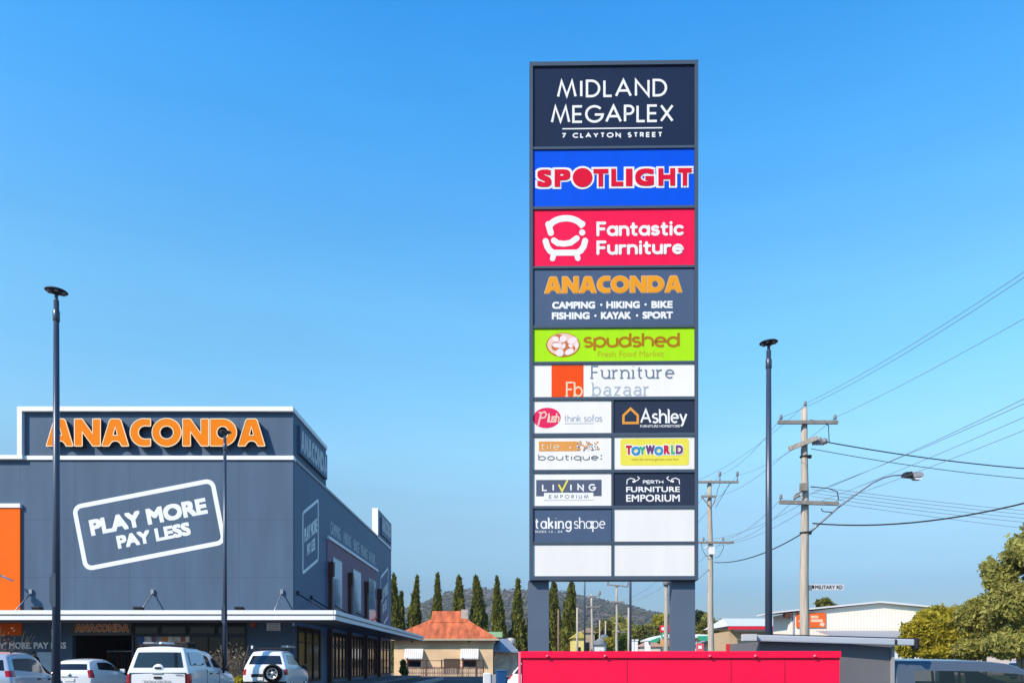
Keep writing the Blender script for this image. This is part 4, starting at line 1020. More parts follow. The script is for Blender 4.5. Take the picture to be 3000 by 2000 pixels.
def car_body(root, rings, paint, glass=(), near=None, screen=None, rear_glass=(4,), rear_light=(2,), light_cols=(0,5), roof_glass_ring=None, rear_bulge=.05, front_bulge=.12, sub=2, see=None, rear_black=(), side_light=()):
    """rings: rear to front, each (y at sill, y at roof, [x per level], [z per level], z centre). Levels 0 sill .. 3 belt, 4-5 window, 6 roof edge."""
    gm = see or CGLASS
    regs = ['body']
    def reg(k):
        if k not in regs: regs.append(k)
        return regs.index(k)
    bm = bmesh.new(); cache = {}
    def yv(r, L):
        z = r[3]; t = 0 if L <= 3 else (z[L]-z[3]) / max(1e-4, (z[6]-z[3]))
        return r[0] + (r[1]-r[0]) * t
    def vert(i, fx_, L, end=None):
        r = rings[i]; key = (i, round(fx_, 3), L)
        if key in cache: return cache[key]
        x = fx_ * r[2][L]; z = r[3][L]; y = yv(r, L)
        if L == 6 and abs(fx_) < 1: z += (r[4] - r[3][6]) * (1 - fx_*fx_)
        if end == 'rear': y -= rear_bulge * (1 - fx_*fx_)
        if end == 'front': y += front_bulge * (1 - fx_*fx_)
        cache[key] = bm.verts.new((x, y, z)); return cache[key]
    n = len(rings)
    for c in range(7): [vert(0, FR[c], L, 'rear') for L in range(7)]; [vert(n-1, FR[c], L, 'front') for L in range(7)]
    def face(vs_, k):
        vs_ = list(dict.fromkeys(vs_))
        if len(vs_) < 3: return
        try: f_ = bm.faces.new(vs_)
        except ValueError: return
        f_.material_index = reg(k)
    for i in range(n-1):
        for s in (-1, 1):
            for L in range(6):
                k = 'body'
                if L == 4 and i in (near if near is not None and s == 1 else glass): k = 'side_window|%d|%d' % (i, s)
                if (i, L) in side_light: k = 'tail_light|%d' % s
                face([vert(i,s,L), vert(i+1,s,L), vert(i+1,s,L+1), vert(i,s,L+1)], k)
        for c in range(6):
            face([vert(i,FR[c],6), vert(i+1,FR[c],6), vert(i+1,FR[c+1],6), vert(i,FR[c+1],6)], 'windscreen' if i == screen and 0 < c < 5 else 'body')
            face([vert(i,FR[c],0), vert(i+1,FR[c],0), vert(i+1,FR[c+1],0), vert(i,FR[c+1],0)], 'body')
    for c in range(6):
        for L in range(6):
            k = 'body'
            if L in rear_glass and 0 < c < 5: k = 'rear_window'
            if L in rear_light and c in light_cols: k = 'tail_light|%d' % (1 if c > 2 else -1)
            if L in rear_black: k = 'rear_bumper'
            face([vert(0,FR[c],L), vert(0,FR[c+1],L), vert(0,FR[c+1],L+1), vert(0,FR[c],L+1)], k)
            k = 'body'
            if L == 2 and c in (0, 5): k = 'headlight|%d' % c
            face([vert(n-1,FR[c],L), vert(n-1,FR[c+1],L), vert(n-1,FR[c+1],L+1), vert(n-1,FR[c],L+1)], k)
    bmesh.ops.recalc_face_normals(bm, faces=bm.faces)
    me = bpy.data.meshes.new('t'); bm.to_mesh(me); bm.free()
    for _ in regs: me.materials.append(None)
    o = bpy.data.objects.new('t', me); col.objects.link(o)
    sm = o.modifiers.new('s', 'SUBSURF'); sm.levels = sub; sm.render_levels = sub
    dg = bpy.context.evaluated_depsgraph_get(); dg.update()
    ev = bpy.data.meshes.new_from_object(o.evaluated_get(dg))
    vs_ = [tuple(v.co) for v in ev.vertices]; polys = [(p.material_index, tuple(p.vertices)) for p in ev.polygons]
    bpy.data.objects.remove(o); bpy.data.meshes.remove(me); bpy.data.meshes.remove(ev)
    for ri, k in enumerate(regs):
        fs = [p for m_, p in polys if m_ == ri]
        if not fs: continue
        ids = sorted({i for p in fs for i in p}); mp = {a: b_ for b_, a in enumerate(ids)}
        me = bpy.data.meshes.new(k.split('|')[0]); me.from_pydata([vs_[i] for i in ids], [], [tuple(mp[i] for i in p) for p in fs]); me.update()
        nm = k.split('|')[0]
        m_ = dict(body=paint, side_window=gm, windscreen=gm, rear_window=gm, tail_light=LAMP, headlight=CHROME, rear_bumper=PLAST)[nm]
        link(nm, me, m_, root, True)
def wheels(root, ys, hw, r, w=.2, rim=None):
    for y in ys:
        for s in (-1, 1):
            mb = MB(); x = s*(hw-.02)
            prof = [(r*.62,-w/2),(r*.95,-w/2),(r,-w*.3),(r,w*.3),(r*.95,w/2),(r*.62,w/2)]
            mb.lathe([(a, h_*s) for a, h_ in prof], (x-s*w/2, y, r), 24, 'X'); t = mb.build('wheel', RUBBER, root)
            mb = MB(); mb.lathe([(r*.63,0),(r*.58,.02),(r*.2,.0),(.03,.03),(0,.03)], (0,0,0), 20, 'X')
            if s < 0: mb.v = [(-a, b_, c) for a, b_, c in mb.v]
            mb.v = [(a + x, b_ + y, c + r) for a, b_, c in mb.v]
            mb.build('rim', rim or ALLOY, t)
def mirror(root, x, y, z, m, s):
    mb = MB(); mb.box(x, x+s*.2, y-.05, y+.05, z-.03, z+.13) if s > 0 else mb.box(x+s*.2, x, y-.05, y+.05, z-.03, z+.13)
    mb.bar((x-s*.06, y, z), (x+s*.05, y, z), .05, .05); mb.build('mirror', m, root, bevel=.02)
def plate_(root, x, y, z, t=None, w=.37, h=.12):
    mb = MB(); mb.box(x-w/2, x+w/2, y-.012, y, z-h/2, z+h/2); mb.build('number_plate', PLATE, root)
def place(root, px, py_anchor_y, Y, yaw, z=.2):
    root.location = (WX(px, Y), Y, z); root.rotation_euler = (0, 0, R(yaw)); return root

def ring(y0, y1, xs, zs, zc): return (y0, y1, xs, zs, zc)
def suv(root, paint, k=1.0, hgt=1.0):
    H_ = lambda *z: [a*hgt for a in z]
    X_ = lambda *x: [a*k for a in x]
    rings = [
     ring(.10,.52, X_(.80,.88,.90,.86,.80,.64,.58), H_(.30,.52,.80,1.02,1.12,1.50,1.56), 1.60*hgt),
     ring(.30,.66, X_(.82,.90,.92,.89,.83,.66,.60), H_(.28,.52,.80,1.02,1.14,1.52,1.59), 1.63*hgt),
     ring(.75,.95, X_(.82,.90,.92,.90,.84,.68,.62), H_(.28,.52,.80,1.01,1.10,1.55,1.62), 1.66*hgt),
     ring(1.55,1.60, X_(.82,.90,.92,.90,.86,.70,.64), H_(.28,.52,.80,.99,1.04,1.57,1.64), 1.68*hgt),
     ring(1.66,1.71, X_(.82,.90,.92,.90,.86,.70,.64), H_(.28,.52,.80,.99,1.03,1.57,1.64), 1.68*hgt),
     ring(2.55,2.40, X_(.82,.90,.92,.90,.86,.68,.62), H_(.28,.52,.80,.97,1.00,1.51,1.58), 1.62*hgt),
     ring(3.30,3.22, X_(.82,.90,.91,.88,.80,.76,.72), H_(.28,.52,.78,.95,1.0,1.02,1.03), 1.05*hgt),
     ring(4.05,4.0, X_(.80,.88,.88,.80,.72,.66,.62), H_(.28,.50,.74,.86,.90,.92,.93), .95*hgt),
     ring(4.32,4.28, X_(.74,.82,.80,.72,.64,.58,.54), H_(.30,.48,.66,.76,.80,.82,.83), .84*hgt)]
    car_body(root, rings, paint, glass=(1,2,3,4,5), screen=5, rear_glass=(4,), rear_light=(3,), light_cols=(0,5), side_light=((0,3),), rear_black=(0,))
    wheels(root, (.95, 3.5), .90*k, .34)
    for s in (-1, 1): mirror(root, s*.90*k, 2.95, 1.04*hgt, paint, s)
    plate_(root, 0, .035, .70*hgt)
    mb = MB(); mb.tube([(.60*k,.8,1.64*hgt),(.62*k,1.0,1.70*hgt),(.63*k,1.9,1.71*hgt),(.62*k,2.3,1.63*hgt)], .02, 6); mb.build('roof_rail', PLAST, root)
    mb = MB(); mb.tube([(-.60*k,.8,1.64*hgt),(-.62*k,1.0,1.70*hgt),(-.63*k,1.9,1.71*hgt),(-.62*k,2.3,1.63*hgt)], .02, 6); mb.build('roof_rail', PLAST, root)

# silver suv at the far left
c1 = empty('parked_car', (0,0,0), 0, 'silver blue rounded car at the far left edge, cut off by the frame', 'car', 'cars parked before the store')
suv(c1, PAINT_SILVER, 1.0, .97); c1.location = (-13.42, 18.6, .2); c1.rotation_euler = (0,0,R(14))
for y, z in ((1.75, .87), (2.55, .85)):
    mb = MB(); mb.box(.905, .935, y, y+.18, z, z+.035); mb.build('door_handle', PLAST, c1)

# small white hatchback between the two light poles
c2 = empty('parked_car', (0,0,0), 0, 'small white hatchback with a dark sloping rear window in front of the shop entrance', 'car', 'cars parked before the store')
rings = [
 ring(.06,.42, [.72,.80,.82,.76,.72,.58,.52], [.30,.50,.74,.92,1.00,1.32,1.36], 1.405),
 ring(.22,.56, [.74,.82,.84,.79,.74,.60,.54], [.26,.50,.74,.93,1.02,1.35,1.40], 1.435),
 ring(.70,.86, [.74,.82,.84,.81,.77,.62,.56], [.24,.50,.74,.92,1.00,1.38,1.44], 1.475),
 ring(1.40,1.42, [.74,.82,.84,.82,.79,.64,.58], [.24,.50,.74,.90,.96,1.40,1.46], 1.495),
 ring(1.50,1.52, [.74,.82,.84,.82,.79,.64,.58], [.24,.50,.74,.90,.95,1.40,1.46], 1.495),
 ring(2.35,2.10, [.74,.82,.84,.82,.78,.62,.56], [.24,.50,.72,.88,.92,1.36,1.42], 1.455),
 ring(3.05,3.0, [.74,.82,.83,.80,.72,.68,.64], [.24,.50,.70,.87,.92,.94,.95], .97),
 ring(3.7,3.66, [.70,.78,.76,.68,.60,.54,.50], [.26,.46,.64,.74,.78,.80,.81], .82)]
car_body(c2, rings, PAINT_WHITE, glass=(2,3,4,5), screen=5, rear_glass=(4,), rear_light=(2,3), light_cols=(0,5), side_light=((0,2),(0,3)), rear_black=(0,))
wheels(c2, (.75, 3.1), .81, .30)
for s in (-1, 1): mirror(c2, s*.82, 2.6, .93, PAINT_WHITE, s)
plate_(c2, 0, .0, .66)
mb = MB(); mb.bar((-.03,.20,1.005),(.32,.26,1.04),.02,.015); mb.build('wiper', PLAST, c2)
mb = MB(); mb.lathe([(0,.03),(.055,.03),(.06,0)], (0,.015,.86), 16, 'Y'); mb.build('badge', CHROME, c2)
mb = MB(); mb.box(-.3,.3,.0,.02,.765,.785); mb.build('garnish', PLAST, c2)
c2.location = (WX(216, 29.5), 29.2, .2); c2.rotation_euler = (0,0,R(5))

# white utility with a fibreglass canopy
c3 = empty('utility_truck', (0,0,0), 0, 'white utility truck with a tall white canopy and dark rear window', 'utility truck', 'cars parked before the store')
HB = [.45,.62,.86,1.03,1.09,1.73,1.75]
rings = [
 ring(.0,.18, [.80,.86,.87,.85,.83,.66,.60], HB, 1.79),
 ring(.10,.26, [.82,.88,.89,.87,.85,.68,.62], [.42,.62,.86,1.06,1.12,1.74,1.77], 1.81),
 ring(.55,.58, [.82,.88,.89,.88,.86,.70,.64], [.42,.62,.86,1.10,1.17,1.70,1.76], 1.80),
 ring(1.55,1.52, [.82,.88,.89,.88,.86,.70,.64], [.42,.62,.86,1.09,1.17,1.69,1.75], 1.79),
 ring(1.66,1.62, [.82,.88,.89,.88,.86,.69,.63], [.42,.62,.86,1.09,1.13,1.64,1.70], 1.74),
 ring(2.25,2.15, [.82,.88,.89,.88,.86,.68,.62], [.42,.62,.86,1.08,1.11,1.62,1.69], 1.73),
 ring(2.36,2.26, [.82,.88,.89,.88,.86,.68,.62], [.42,.62,.86,1.08,1.10,1.61,1.68], 1.72),
 ring(3.25,2.75, [.82,.88,.89,.87,.84,.68,.62], [.42,.62,.86,1.06,1.08,1.56,1.63], 1.67),
 ring(3.60,3.52, [.82,.88,.88,.86,.80,.77,.74], [.42,.62,.86,1.04,1.08,1.10,1.11], 1.13),
 ring(4.75,4.7, [.80,.86,.85,.78,.70,.64,.6], [.42,.6,.82,.96,1.0,1.01,1.02], 1.04),
 ring(4.95,4.92, [.74,.8,.8,.72,.64,.58,.54], [.42,.56,.76,.88,.92,.93,.94], .95)]
car_body(c3, rings, PAINT_WHITE, glass=(4,6,7), screen=7, rear_glass=(4,), rear_light=(1,2), light_cols=(0,5), side_light=((0,1),(0,2)), rear_bulge=.03)
wheels(c3, (1.05, 4.1), .88, .37)
for s in (-1, 1): mirror(c3, s*.88, 3.25, 1.10, PLAST, s)
f = Flat(lambda u, v, k: (u, -.05 - k*.0006, v))
f.text('TOYOTA', -.40, .83, .40, .70, .015); f.build('tailgate_lettering', mat('grey_letter', (.30,.30,.31), .5), c3)
mb = MB(); mb.lathe([(0,.03),(.12,.028),(.16,.015),(.17,-.02)], (0,.02,1.13), 24, 'Y'); mb.build('lock_boss', PAINT_WHITE, c3)
mb = MB(); mb.box(-.085,.085,-.03,0,1.16,1.21); mb.build('lock_handle', PLAST, c3)
mb = MB(); mb.box(-.14,.14,-.048,-.03,1.01,1.05); mb.build('badge_strip', M['trimgrey'], c3)
mb = MB(); mb.box(-.10,.10,-.052,-.03,.88,.94); mb.build('tailgate_handle', PLAST, c3)
mb = MB(); mb.box(.48,.68,-.046,-.03,.985,1.0); mb.build('badge_strip', M['trimgrey'], c3)
mb = MB(); mb.prism([(.30,1.64),(1.42,1.64),(1.42,1.26),(.24,1.26)], 0, .02); me_ = mb.v
mb2 = MB(); mb2.add([(.868 - (z-1.17)*.302 + y*.8, x, z) for x, y, z in me_], mb.f); mb2.build('canopy_hatch', mat('white_canopy_paint', (.70,.71,.72), .35, var=.02), c3)
for y in (.42, 1.15):
    mb = MB(); mb.box(.86,.895,y,y+.07,1.27,1.31); mb.build('hatch_latch', PLAST, c3)
mb = MB()
for y in (.45, 1.25): mb.box(-.68,.68,y-.03,y+.03,1.83,1.87); mb.box(-.66,-.6,y-.03,y+.03,1.76,1.83); mb.box(.6,.66,y-.03,y+.03,1.76,1.83)
mb.build('roof_rack', PLAST, c3)
mb = MB(); mb.box(-.60,-.30,.5,1.2,1.872,1.93); mb.build('rack_load', M['trimgrey'], c3, bevel=.02)
mb = MB(); mb.cyl((-.1,.45,1.90),(-.1,1.6,1.90),.04,n=10); mb.build('rack_tube', M['vinyl'], c3)
mb = MB(); mb.box(.25,.62,.55,1.3,1.872,1.945); mb.build('rack_bag', mat('dark_canvas', (.05,.035,.03), .9, var=.2), c3, bevel=.03)
mb = MB(); mb.tube([(.9,3.3,1.0),(.93,3.1,1.5),(.9,3.0,1.9)], .035, 8); mb.build('snorkel', PLAST, c3)
mb = MB(); mb.box(-.8,.8,-.12,-.03,.46,.58); mb.build('rear_bumper', CHROME, c3)
for s in (-1, 1):
    mb = MB(); mb.box(s*.765-.006, s*.765+.006, -.034, .05, .62, 1.04); mb.build('tailgate_gap', PLAST, c3)
mb = MB(); mb.box(-.77,.77,-.031,.05,1.035,1.047); mb.build('tailgate_gap', PLAST, c3)
mb = MB(); mb.box(.86,.892,1.58,1.592,.55,1.12); mb.build('panel_gap', PLAST, c3)
mb = MB(); mb.box(.84,.892,2.85,2.862,.55,1.06); mb.build('panel_gap', PLAST, c3)
for y in (1.85, 2.55):
    mb = MB(); mb.box(.875,.915,y,y+.17,.98,1.015); mb.build('door_handle', PLAST, c3)
c3.location = (WX(463, 21.4), 21.4, .2); c3.rotation_euler = (0,0,R(5.5))

# white four wheel drive with the spare wheel on its back door
c4 = empty('four_wheel_drive', (0,0,0), 0, 'white boxy four wheel drive with a spare wheel on its rear door', 'car', 'cars parked before the store')
rings = [
 ring(.02,.30, [.76,.83,.84,.80,.76,.58,.52], [.42,.60,.86,1.10,1.20,1.66,1.71], 1.755),
 ring(.16,.42, [.78,.85,.86,.82,.78,.60,.54], [.40,.60,.86,1.10,1.20,1.69,1.74], 1.785),
 ring(.30,.50, [.78,.85,.86,.83,.79,.61,.55], [.40,.60,.86,1.10,1.20,1.70,1.76], 1.80),
 ring(1.25,1.25, [.78,.85,.86,.84,.80,.62,.56], [.40,.60,.86,1.09,1.17,1.71,1.77], 1.81),
 ring(1.38,1.38, [.78,.85,.86,.84,.80,.62,.56], [.40,.60,.86,1.09,1.16,1.71,1.77], 1.81),
 ring(2.30,2.05, [.78,.85,.86,.84,.80,.61,.55], [.40,.60,.86,1.08,1.14,1.67,1.73], 1.77),
 ring(2.92,2.85, [.78,.85,.86,.83,.78,.74,.70], [.40,.60,.86,1.06,1.10,1.12,1.13], 1.15),
 ring(3.85,3.8, [.76,.83,.82,.76,.70,.64,.60], [.40,.58,.82,.98,1.02,1.04,1.05], 1.07),
 ring(4.02,4.0, [.70,.78,.76,.70,.64,.58,.54], [.42,.56,.76,.88,.92,.94,.95], .96)]
car_body(c4, rings, PAINT_WHITE, glass=(2,3,4,5), screen=5, rear_glass=(4,), rear_light=(2,), light_cols=(0,5), side_light=((0,2),), rear_black=(0,))
wheels(c4, (.8, 3.2), .85, .36)
for s in (-1, 1): mirror(c4, s*.84, 2.55, 1.12, PLAST, s)
def zlathe(prof, c, n=28):
    mb = MB(); mb.lathe(prof, c, n, 'Y'); return mb
mb = zlathe([(.16,.02),(.20,.0),(.30,.0),(.345,.03),(.355,.10),(.345,.19),(.30,.22)], (.33,-.03,.92)); 
mb.v = [(a, b_, c) for a, b_, c in mb.v]; sp = mb.build('spare_wheel', RUBBER, c4)
mb = zlathe([(0,.12),(.06,.12),(.08,.09),(.14,.10),(.20,.17),(.215,.20),(.215,.17)], (.33,-.05,.92)); mb.build('rim', ALLOY, sp)
for k in range(6):
    a = 2*math.pi*k/6+.3; mb = zlathe([(0,.135),(.035,.13),(.04,.1)], (.33+.13*math.cos(a), -.05, .92+.13*math.sin(a)), 10); mb.build('rim_hole', PLAST, sp)
mb = MB(); mb.box(-.50,-.02,-.05,-.02,.78,.90); mb.build('plate_recess', PLAST, c4); plate_(c4, -.24, -.05, .72)
mb = MB(); mb.box(-.07,.07,.2,.22,1.58,1.63); mb.prism([(-.07,1.58),(.07,1.58),(0,1.52)], .2, .22); mb.build('brake_lamp', M['vinyl'], c4)
mb = MB()
for y in (.75, 1.7): mb.box(-.66,.66,y-.025,y+.025,1.88,1.91); 
for s in (-1, 1):
    for y in (.75, 1.7): mb.box(s*.62-.03,s*.62+.03,y-.04,y+.04,1.78,1.88)
mb.build('roof_rack', PLAST, c4)
mb = MB(); mb.box(-.72,-.66,.70,.80,1.87,1.99); mb.build('rack_end', M['vinyl'], c4)
mb = MB(); mb.box(.45,.70,.66,1.9,1.92,2.0); mb.build('rack_box', M['trimgrey'], c4)
c4.location = (WX(786, 29), 28.6, .2); c4.rotation_euler = (0,0,R(3))

# white suv half hidden by the red board
c5 = empty('parked_car', (0,0,0), 0, 'white rounded car half hidden behind the left end of the red hoarding', 'car')
suv(c5, PAINT_WHITE, 1.0, 1.02); c5.location = (.42, 22.3, .0); c5.rotation_euler = (0,0,R(-42))

# slate truck with a box body and rolled awning, right of the board
YT = 13.2
c6 = empty('box_body_truck', (0,0,0), 0, 'dark slate truck with grey box body and rolled silver awning behind the red hoarding', 'truck')
c6.location = (WX(2546, YT), YT, 0); k6 = YT/F
u6 = lambda px: (px-2546)*k6
z6 = lambda py: WZ(py, YT)
SEE = mat('clear_window', (.02,.03,.03), .05, var=.05, alpha=.62)
def rb(y): return u6(y)
zr = z6(1927)
rings = [
 ring(u6(2551),u6(2553), [.78,.86,.88,.88,.86,.80,.74], [.5,.72,.95,1.12,1.16,zr-.13,zr-.05], zr-.01),
 ring(u6(2562),u6(2562), [.78,.86,.88,.88,.86,.80,.74], [.5,.72,.95,1.12,1.16,zr-.17,zr-.04], zr),
 ring(u6(2580),u6(2580), [.78,.86,.88,.88,.86,.80,.74], [.5,.72,.95,1.12,1.16,zr-.19,zr-.045], zr-.004),
 ring(u6(2750),u6(2750), [.78,.86,.88,.88,.86,.80,.74], [.5,.72,.95,1.12,1.16,zr-.19,zr-.045], zr-.004),
 ring(u6(2838),u6(2838), [.78,.86,.88,.88,.86,.80,.74], [.5,.72,.95,1.11,1.15,zr-.21,zr-.07], zr-.03),
 ring(u6(2890),u6(2868), [.78,.86,.88,.88,.86,.80,.74], [.5,.72,.95,1.10,1.14,zr-.23,zr-.095], zr-.055),
 ring(u6(2925),u6(2888), [.78,.86,.88,.88,.86,.80,.74], [.5,.72,.95,1.09,1.13,zr-.25,zr-.115], zr-.075),
 ring(u6(2985),u6(2912), [.78,.86,.88,.88,.85,.78,.72], [.5,.72,.95,1.08,1.12,zr-.30,zr-.17], zr-.13),
 ring(u6(3012),u6(3004), [.78,.86,.88,.86,.82,.80,.78], [.5,.72,.94,1.06,1.10,1.12,1.13], 1.15),
 ring(u6(3220),u6(3215), [.76,.84,.84,.8,.74,.68,.64], [.5,.70,.9,1.0,1.04,1.06,1.07], 1.09)]
# the cab is built along +Y and turned to face +X
cabr = empty('cab', (0,0,0), R(-90)); cabr.parent = c6
car_body(cabr, rings, PAINT_SLATE, glass=(3,5), near=(2,3,4,5,6,7), screen=7, rear_glass=(9,), rear_light=(9,), rear_bulge=.02, see=SEE)
mb = MB(); mb.box(u6(2182), u6(2541), -.80, .9, .62, z6(1882)); mb.build('box_body', mat('box_grey', (.14,.14,.15), .6, var=.06), c6)
mb = MB(); mb.box(u6(2541)+.002, u6(2548), -.86, .86, .62, z6(1895)); mb.build('headboard', M['trimgrey'], c6)
mb = MB(); mb.prism([(u6(2128)-.0, z6(1869)), (u6(2128), z6(1880)), (u6(2162), z6(1880)), (u6(2162), z6(1862)), (u6(2128), z6(1862))], -1.02, -.85); mb.build('awning_bracket', mat('pale_grey_metal', (.5,.51,.53), .5, var=.05), c6)
mb = MB(); p0, p1 = Vector((u6(2160), -.88, z6(1872))), Vector((u6(2586), -1.0, z6(1885))); mb.bar(p0, p1, .11, .108)
aw = mb.build('awning_roll', mat('pale_awning_metal', (.40,.44,.50), .4, var=.05), c6, bevel=.02)
mb = MB(); d = (p1-p0).normalized(); mb.bar(p0 + d*.0 + Vector((0,.0,.065)), p1 + Vector((0,0,.065)), .09, .012); mb.build('awning_lid', M['dark_metal'], aw)
mb = MB(); mb.bar(p1 - Vector((0,0,.025)), p1 + d*.075 - Vector((0,0,.025)), .15, .19); mb.build('awning_cap', PLAST, aw, bevel=.025)
for t_ in (.01, .88):
    q = p0.lerp(p1, t_); mb = MB(); mb.box(q.x-.012, q.x+.012, q.y-.075, q.y-.057, q.z-.05, q.z+.04); mb.build('awning_clip', PLAST, aw)
wheels(cabr, (-1.5, 2.5), .88, .36)
for ch in list(cabr.children):
    ch.parent = c6; ch.rotation_euler = (0, 0, R(-90))
bpy.data.objects.remove(cabr)

# far cars at the right edge behind the trees
for px, Y, pt, yaw, lab in ((2962, 62, PAINT_SILVER, -80, 'far pale blue car glimpsed beyond the trees at the right edge'),):
    c = empty('parked_car', (WX(px, Y), Y, .1), R(yaw), lab, 'car'); suv(c, pt, 1.0, .95)
# ------------------------------------------------------------------ old house with the rusted red roof
YH = 84.0
hx = lambda p, Y=YH: WX(p, Y)
hz = lambda p, Y=YH: WZ(p, Y)
house = empty('old_house', (0,0,0), 0, 'old beige house with a faded red hipped roof and two striped window awnings', 'house')
WALLH = mat('beige_render', (.74,.54,.33), .85, var=.16, scale=.8, bump=.1)
ROOFR = lined('rusted_red_roof', (.52,.135,.055), px=.76, dark=.82, wx=.06, rough=.75, var=.5, scale=1.1, stretch=(1.6,.5,.5))
xl, xr = hx(1154), hx(1444); ze = hz(1874)
mb = MB(); mb.box(xl, xr, YH, YH+8.5, 0, ze); mb.build('wall', WALLH, house)
# roof: hipped body, with a small raised gablet at the ridge
ex0, ex1, ey0, ey1 = hx(1130), hx(1462), YH-.75, YH+9.2
rx0, rx1, zr0 = hx(1275)-.6, hx(1350)+.4, hz(1806)
mb = MB()
mb.add([(ex0,ey0,ze+.1),(ex1,ey0,ze+.1),(ex1,ey1,ze+.1),(ex0,ey1,ze+.1),(rx0,YH+3.2,zr0),(rx1,YH+3.2,zr0),(rx1,YH+5.3,zr0),(rx0,YH+5.3,zr0)],
       [(0,1,5,4),(1,2,6,5),(2,3,7,6),(3,0,4,7),(4,5,6,7),(3,2,1,0)])
rf = mb.build('roof', ROOFR, house)
mb = MB(); a, c = hx(1266), hx(1312); zt_ = hz(1788, YH+3)
mb.add([(rx0-.15,YH+2.4,zr0-.45),(rx1+.1,YH+2.4,zr0-.45),(rx1+.1,YH+4.2,zt_+.05),(rx0-.15,YH+4.2,zt_+.05),(rx0-.15,YH+6,zr0-.45),(rx1+.1,YH+6,zr0-.45)],
       [(0,1,2,3),(3,2,5,4),(0,3,4),(1,5,2),(0,4,5,1)])
mb.build('ridge_gablet', ROOFR, rf)
mb = MB(); mb.box(rx1-.55, rx1+.22, YH+3.0, YH+3.7, zr0-.3, zt_+.15); mb.build('chimney', mat('pale_chimney', (.45,.40,.34), .85, var=.3, scale=2), rf)
mb = MB(); mb.box(ex0, ex1, ey0-.08, ey0+.02, ze-.05, ze+.14); mb.build('gutter', mat('cream_gutter', (.46,.42,.30), .6, var=.1), house)
mb = MB(); mb.box(ex0+.1, ex1-.1, ey0+.03, YH-.002, ze-.02, ze+.04); mb.build('eave', M['timber'], house)
def awning(px0, px1):
    x0, x1, z1_, z0_ = hx(px0), hx(px1), hz(1899), hz(1928)
    mb = MB(); nst = 9
    for k in range(nst):
        q0 = x0 + (x1-x0)*k/nst; q1 = q0 + (x1-x0)/nst*.78
        mb.add([(q0,YH-.08,z1_),(q1,YH-.08,z1_),(q1,YH-.95,z0_+.1),(q0,YH-.95,z0_+.1),(q0,YH-.95,z0_-.06),(q1,YH-.95,z0_-.06)], [(0,1,2,3),(3,2,5,4)])
    o = mb.build('window_awning', M['vinyl'], house)
    mb = MB(); mb.add([(x0,YH-.07,z1_-.03),(x1,YH-.07,z1_-.03),(x1,YH-.93,z0_+.06),(x0,YH-.93,z0_+.06)], [(0,1,2,3)]); mb.add([(x0+.01,YH-.07,z1_-.04),(x0+.01,YH-.93,z0_+.05),(x0+.01,YH-.93,z0_-.05),(x0+.01,YH-.07,z0_-.05)], [(0,1,2,3)]); mb.add([(x1-.01,YH-.07,z1_-.04),(x1-.01,YH-.93,z0_+.05),(x1-.01,YH-.93,z0_-.05),(x1-.01,YH-.07,z0_-.05)], [(0,1,2,3)])
    mb.build('awning_cloth', mat('awning_tan', (.52,.46,.38), .8), o)
    mb = MB(); mb.box(x0+.2, x1-.2, YH-.06, YH-.003, z0_-1.0, z1_-.05); w = mb.build('window', M['trim'], house)
    mb = MB(); mb.box(x0+.3, x1-.3, YH-.075, YH-.062, z0_-.9, z1_-.15); mb.build('pane', M['glass'], w)
awning(1187, 1241); awning(1350, 1403)
mb = MB(); mb.box(hx(1300), hx(1346), YH-.08, YH-.003, .25, hz(1928)); mb.build('door', mat('brown_door', (.085,.06,.045), .7), house)
mb = MB(); mb.box(hx(1206), hx(1211), YH-.5, YH-.3, ze-.22, ze-.08); mb.build('vent', M['black'], house)
mb = MB(); mb.box(hx(1373), hx(1378), YH-.5, YH-.3, ze-.22, ze-.08); mb.build('vent', M['black'], house)
# railed verandah edge and picket fence in front
rail = empty('verandah_rail', (0,0,0), 0, 'dark brown post and rail in front of the old house, above the picket fence', 'railing')
yr = YH-3.2
mb = MB(); mb.box(hx(1192,yr), hx(1418,yr), yr-.04, yr+.04, hz(1933,yr)-.06, hz(1933,yr)); mb.box(hx(1192,yr), hx(1418,yr), yr-.03, yr+.03, hz(1952,yr)-.06, hz(1952,yr)); mb.build('rail', M['timber'], rail)
for p in (1194, 1250, 1294, 1356, 1396, 1416):
    mb = MB(); x = hx(p, yr); mb.box(x-.07, x+.07, yr-.07, yr+.07, 0, hz(1926 if p in (1194,1356) else 1931, yr)); mb.build('post', M['timber'], rail)
yf = YH-4.5
fen = empty('picket_fence', (0,0,0), 0, 'weathered picket fence along the shaded road in front of the old house', 'fence')
mb = MB(); x0, x1 = hx(1192, yf), hx(1416, yf); n = int((x1-x0)/.19); rr = random.Random(2)
PK = mat('picket_wood', (.30,.24,.20), .85, var=.1, island=.5)
for k in range(n):
    x = x0 + k*.19; h = hz(1955, yf) + rr.uniform(-.05,.05)
    mb.prism([(x,.02),(x+.11,.02),(x+.11,h-.06),(x+.055,h),(x,h-.06)], yf-.015, yf+.015)
mb.build('pickets', PK, fen)
mb = MB(); mb.box(x0, x1, yf+.02, yf+.07, .35, .44); mb.box(x0, x1, yf+.02, yf+.07, .85, .94); mb.build('rail', M['timber'], fen)
